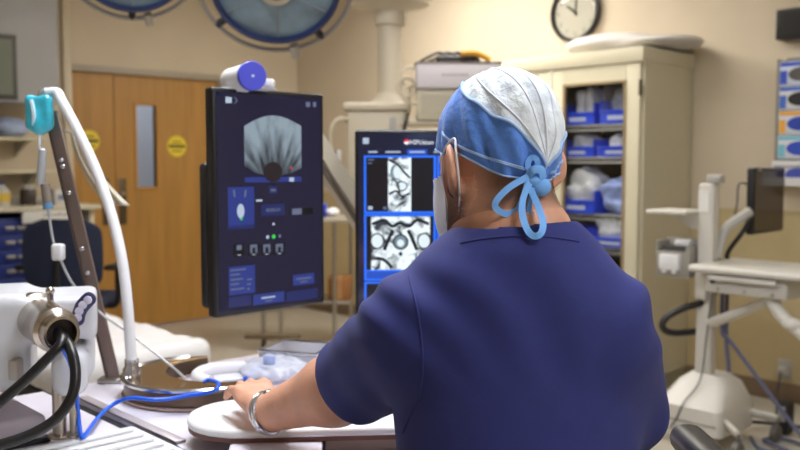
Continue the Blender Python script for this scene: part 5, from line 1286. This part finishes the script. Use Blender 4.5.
# hoses and cable
rub = mat('black_hose_rubber', (24, 22, 24), .35)
hs = bb
b = MB(); b.tube([hs+ad_*-.02, atY(62, 342, 1.50), atY(45, 361, 1.48), atY(20, 385, 1.46), atY(-12, 412, 1.44)], .0088, 12, 6); o = b.build('hose', rub); tag(o, 'black hose running straight down left from the chrome barrel', 'hose'); centre_origin(o, hs)
b = MB(); b.tube([hs+ad_*-.02+Vector((.006, 0, -.004)), atY(71, 350, 1.49), atY(75.5, 372, 1.47), atY(72, 396, 1.455), atY(57, 418, 1.44), atY(32, 434, 1.42), atY(0, 445, 1.40), atY(-20, 449, 1.39)], .0092, 12, 7); o = b.build('hose', rub); tag(o, 'black hose bowing downward in a curve from the chrome barrel', 'hose'); centre_origin(o, hs)
bcab = mat('cobalt_cable', (26, 96, 226), .35)
zc = TZ+.008
pts = [hs+ad_*-.02+Vector((-.004, 0, .004)), atY(62, 347, 1.51), atY(70, 362, 1.54), atY(75.5, 385, 1.60), atY(78, 412, 1.64), Vector((*atZ(81, 436, TZ+.024)[:2], TZ+.024)), atZ(86, 434, TZ+.022), atZ(96, 420, TZ+.014), atZ(108, 408, TZ+.014), atY(122, 400, 1.86), atY(135, 398, 1.84), atY(150, 399.5, 1.83), atY(168, 399, 1.84), atY(188, 395.5, 1.85), atY(206, 393, 1.85), atZ(217, 389, PZ+.01), atZ(218, 383, PZ+.014), atZ(209, 380, PZ+.01), atZ(203, 382, PZ+.006)]
b = MB(); b.tube(pts, .0042, 10, 6); o = b.build('blue_cable', bcab); tag(o, 'bright blue cable from the chrome barrel across the table', 'cable'); centre_origin(o, atZ(86, 434, TZ))
# things behind the hand
t = thing('plastic_bag', 'crumpled clear plastic bag on the table behind the hand', 'bag', atZ(272, 378, TZ))
pb0 = atZ(272, 378, TZ)+Vector((0, .02, .018))
def crump(P):
    L = P-np.array(pb0); d = ellipsoid(L, (0, 0, 0), (.080, .10, .026))
    return d+.007*np.sin(50*L[:, 0]+3*np.sin(40*L[:, 1]))*np.sin(38*L[:, 1]+60*L[:, 2])+.004*np.sin(150*L[:, 0]+90*L[:, 1]+4*np.sin(80*L[:, 1]))
net_obj('film', crump, np.array(pb0)-.13, np.array(pb0)+.13, .006, mat('clear_white_film', (232, 234, 246), .32, trans=.0, alpha=.62, coat=.3, var=.04, vscale=30), t, relax=1)
b = MB(); q = pb0+Vector((.0, -.072, .036)); b.box((q.x-.014, q.y-.004, q.z-.01), (q.x+.016, q.y+.006, q.z+.014), .004); b.build('blue_label', mat('pale_blue_label', (168, 184, 226), .5), t)
b = MB(); b.tube([atZ(245, 379, TZ+.012), atZ(252, 373, TZ+.02), atZ(261, 365.5, TZ+.035)], .0055, 8, 4); o = b.build('blue_tube', bcab); tag(o, 'short blue tube leaning on the plastic bag', 'tube'); centre_origin(o, atZ(245, 379, TZ))
t = thing('tray', 'white tray with a chrome edge behind the plastic bag', 'tray', atZ(292, 365, TZ))
q = atZ(292, 366, TZ); b = RM(MB()).at(Matrix.Translation(q) @ Matrix.Rotation(ROOM_A+.5, 4, 'Z')); b.box((-.07, -.05, .001), (.09, .09, .006)); b.box((-.07, -.05, .006), (.09, -.045, .045)); b.box((-.07, .085, .006), (.09, .09, .045)); b.box((-.07, -.05, .006), (-.065, .09, .045)); b.box((.085, -.05, .006), (.09, .09, .045)); b.build('tub', mat('grey_white_tray', (206, 204, 210), .35), t, smooth=False)
b = MB().at(Matrix.Translation(q) @ Matrix.Rotation(ROOM_A+.5, 4, 'Z')); b.tube([(-.07, -.05, .046), (.09, -.05, .046), (.09, .09, .046), (-.07, .09, .046), (-.07, -.05, .046)], .005, 8); b.build('rim', chrome, t)
t = thing('curved_tray', 'white curved dish between the blue cable and the plastic bag', 'dish', atZ(226, 386, TZ))
q = atZ(228, 388, TZ)+Vector((0, .05, 0)); b = MB()
prof = [(.05, .001), (.085, .004), (.105, .024), (.108, .024), (.088, 0.0)]
b.torus(q+Vector((0, 0, .020)), (0, 0, 1), .082, .016, 36, 10, math.radians(20), math.radians(200)); b.build('rim', mat('white_dish', (232, 230, 234), .3), t)
b = MB(); b.prism([(q.x+.082*math.cos(math.radians(20+180*k/20)), q.y+.082*math.sin(math.radians(20+180*k/20))) for k in range(21)], TZ+.004, TZ+.008); b.build('floor_plate', MATS['white_dish'], t)

# ---- stool under the person
SX, SY = .168, 1.19
t = thing('task_stool', 'black task stool with armrests under the person in scrubs', 'stool', (SX, SY, 0))
b = MB(); b.lathe([(.17, .555), (.195, .565), (.20, .60), (.19, .622), (.10, .628)], (SX, SY, 0), (0, 0, 1), 36); b.build('seat', mat('black_vinyl', (26, 25, 27), .4), t)
b = MB(); b.cyl((SX, SY, .08), (SX, SY, .56), .026); b.build('gas_column', chrome, t)
b = MB(); b.torus((SX, SY, .16), (0, 0, 1), .29, .012, 48, 8); b.tube([(SX-.29, SY, .16), (SX, SY, .2), (SX+.29, SY, .16)], .010, 8); b.tube([(SX, SY-.29, .16), (SX, SY, .2), (SX, SY+.29, .16)], .010, 8); b.build('foot_ring', chrome, t)
for k in range(5):
    a = 2*PI*k/5+.31; dx, dy = math.cos(a), math.sin(a)
    b = MB(); b.tube([(SX, SY, .11), (SX+dx*.30, SY+dy*.30, .07)], [.028, .018], 8); l = b.build('leg', darkm, t)
    b = MB(); b.cyl((SX+dx*.30-dy*.02, SY+dy*.30+dx*.02, .028), (SX+dx*.30+dy*.02, SY+dy*.30-dx*.02, .028), .028, seg=14); b.build('caster', darkm, l)
for s, zt in ((1, .955), (-1, .80)):
    x = SX+s*.29
    b = MB(); b.tube([(SX+s*.15, SY+.03, .56), (SX+s*.28, SY+.05, .57), (x, SY+.06, .64), (x, SY+.06, zt-.02)], .018, 8, 6); b.build('arm_post', darkm, t)
    b = MB(); b.box((x-.028, SY-.12, zt-.045), (x+.028, SY+.22, zt), .022, 4); b.build('armrest', MATS['black_vinyl'], t)
# ================================================================ CAMERA, RENDER SETTINGS
cd = bpy.data.cameras.new('camera'); cam = bpy.data.objects.new('camera', cd); COL.objects.link(cam)
cam.location = (0, 0, EYE); cam.rotation_euler = (PI/2-PITCH, 0, 0)
cd.sensor_width = 36; cd.lens = F*36/800; cd.clip_start = .05
cd.dof.use_dof = True; cd.dof.focus_distance = 1.32; cd.dof.aperture_fstop = 5.0
S.camera = cam
S.view_settings.view_transform = 'Standard'; S.view_settings.look = 'None'; S.view_settings.gamma = 1; S.view_settings.use_curve_mapping = False
S.view_settings.exposure = 0
S.cycles.use_denoising = True
S.cycles.max_bounces = 8
S.cycles.sample_clamp_indirect = 6
w = bpy.data.worlds.new('world'); S.world = w; w.use_nodes = True
w.node_tree.nodes['Background'].inputs['Color'].default_value = (.9, .92, 1, 1); w.node_tree.nodes['Background'].inputs['Strength'].default_value = .25
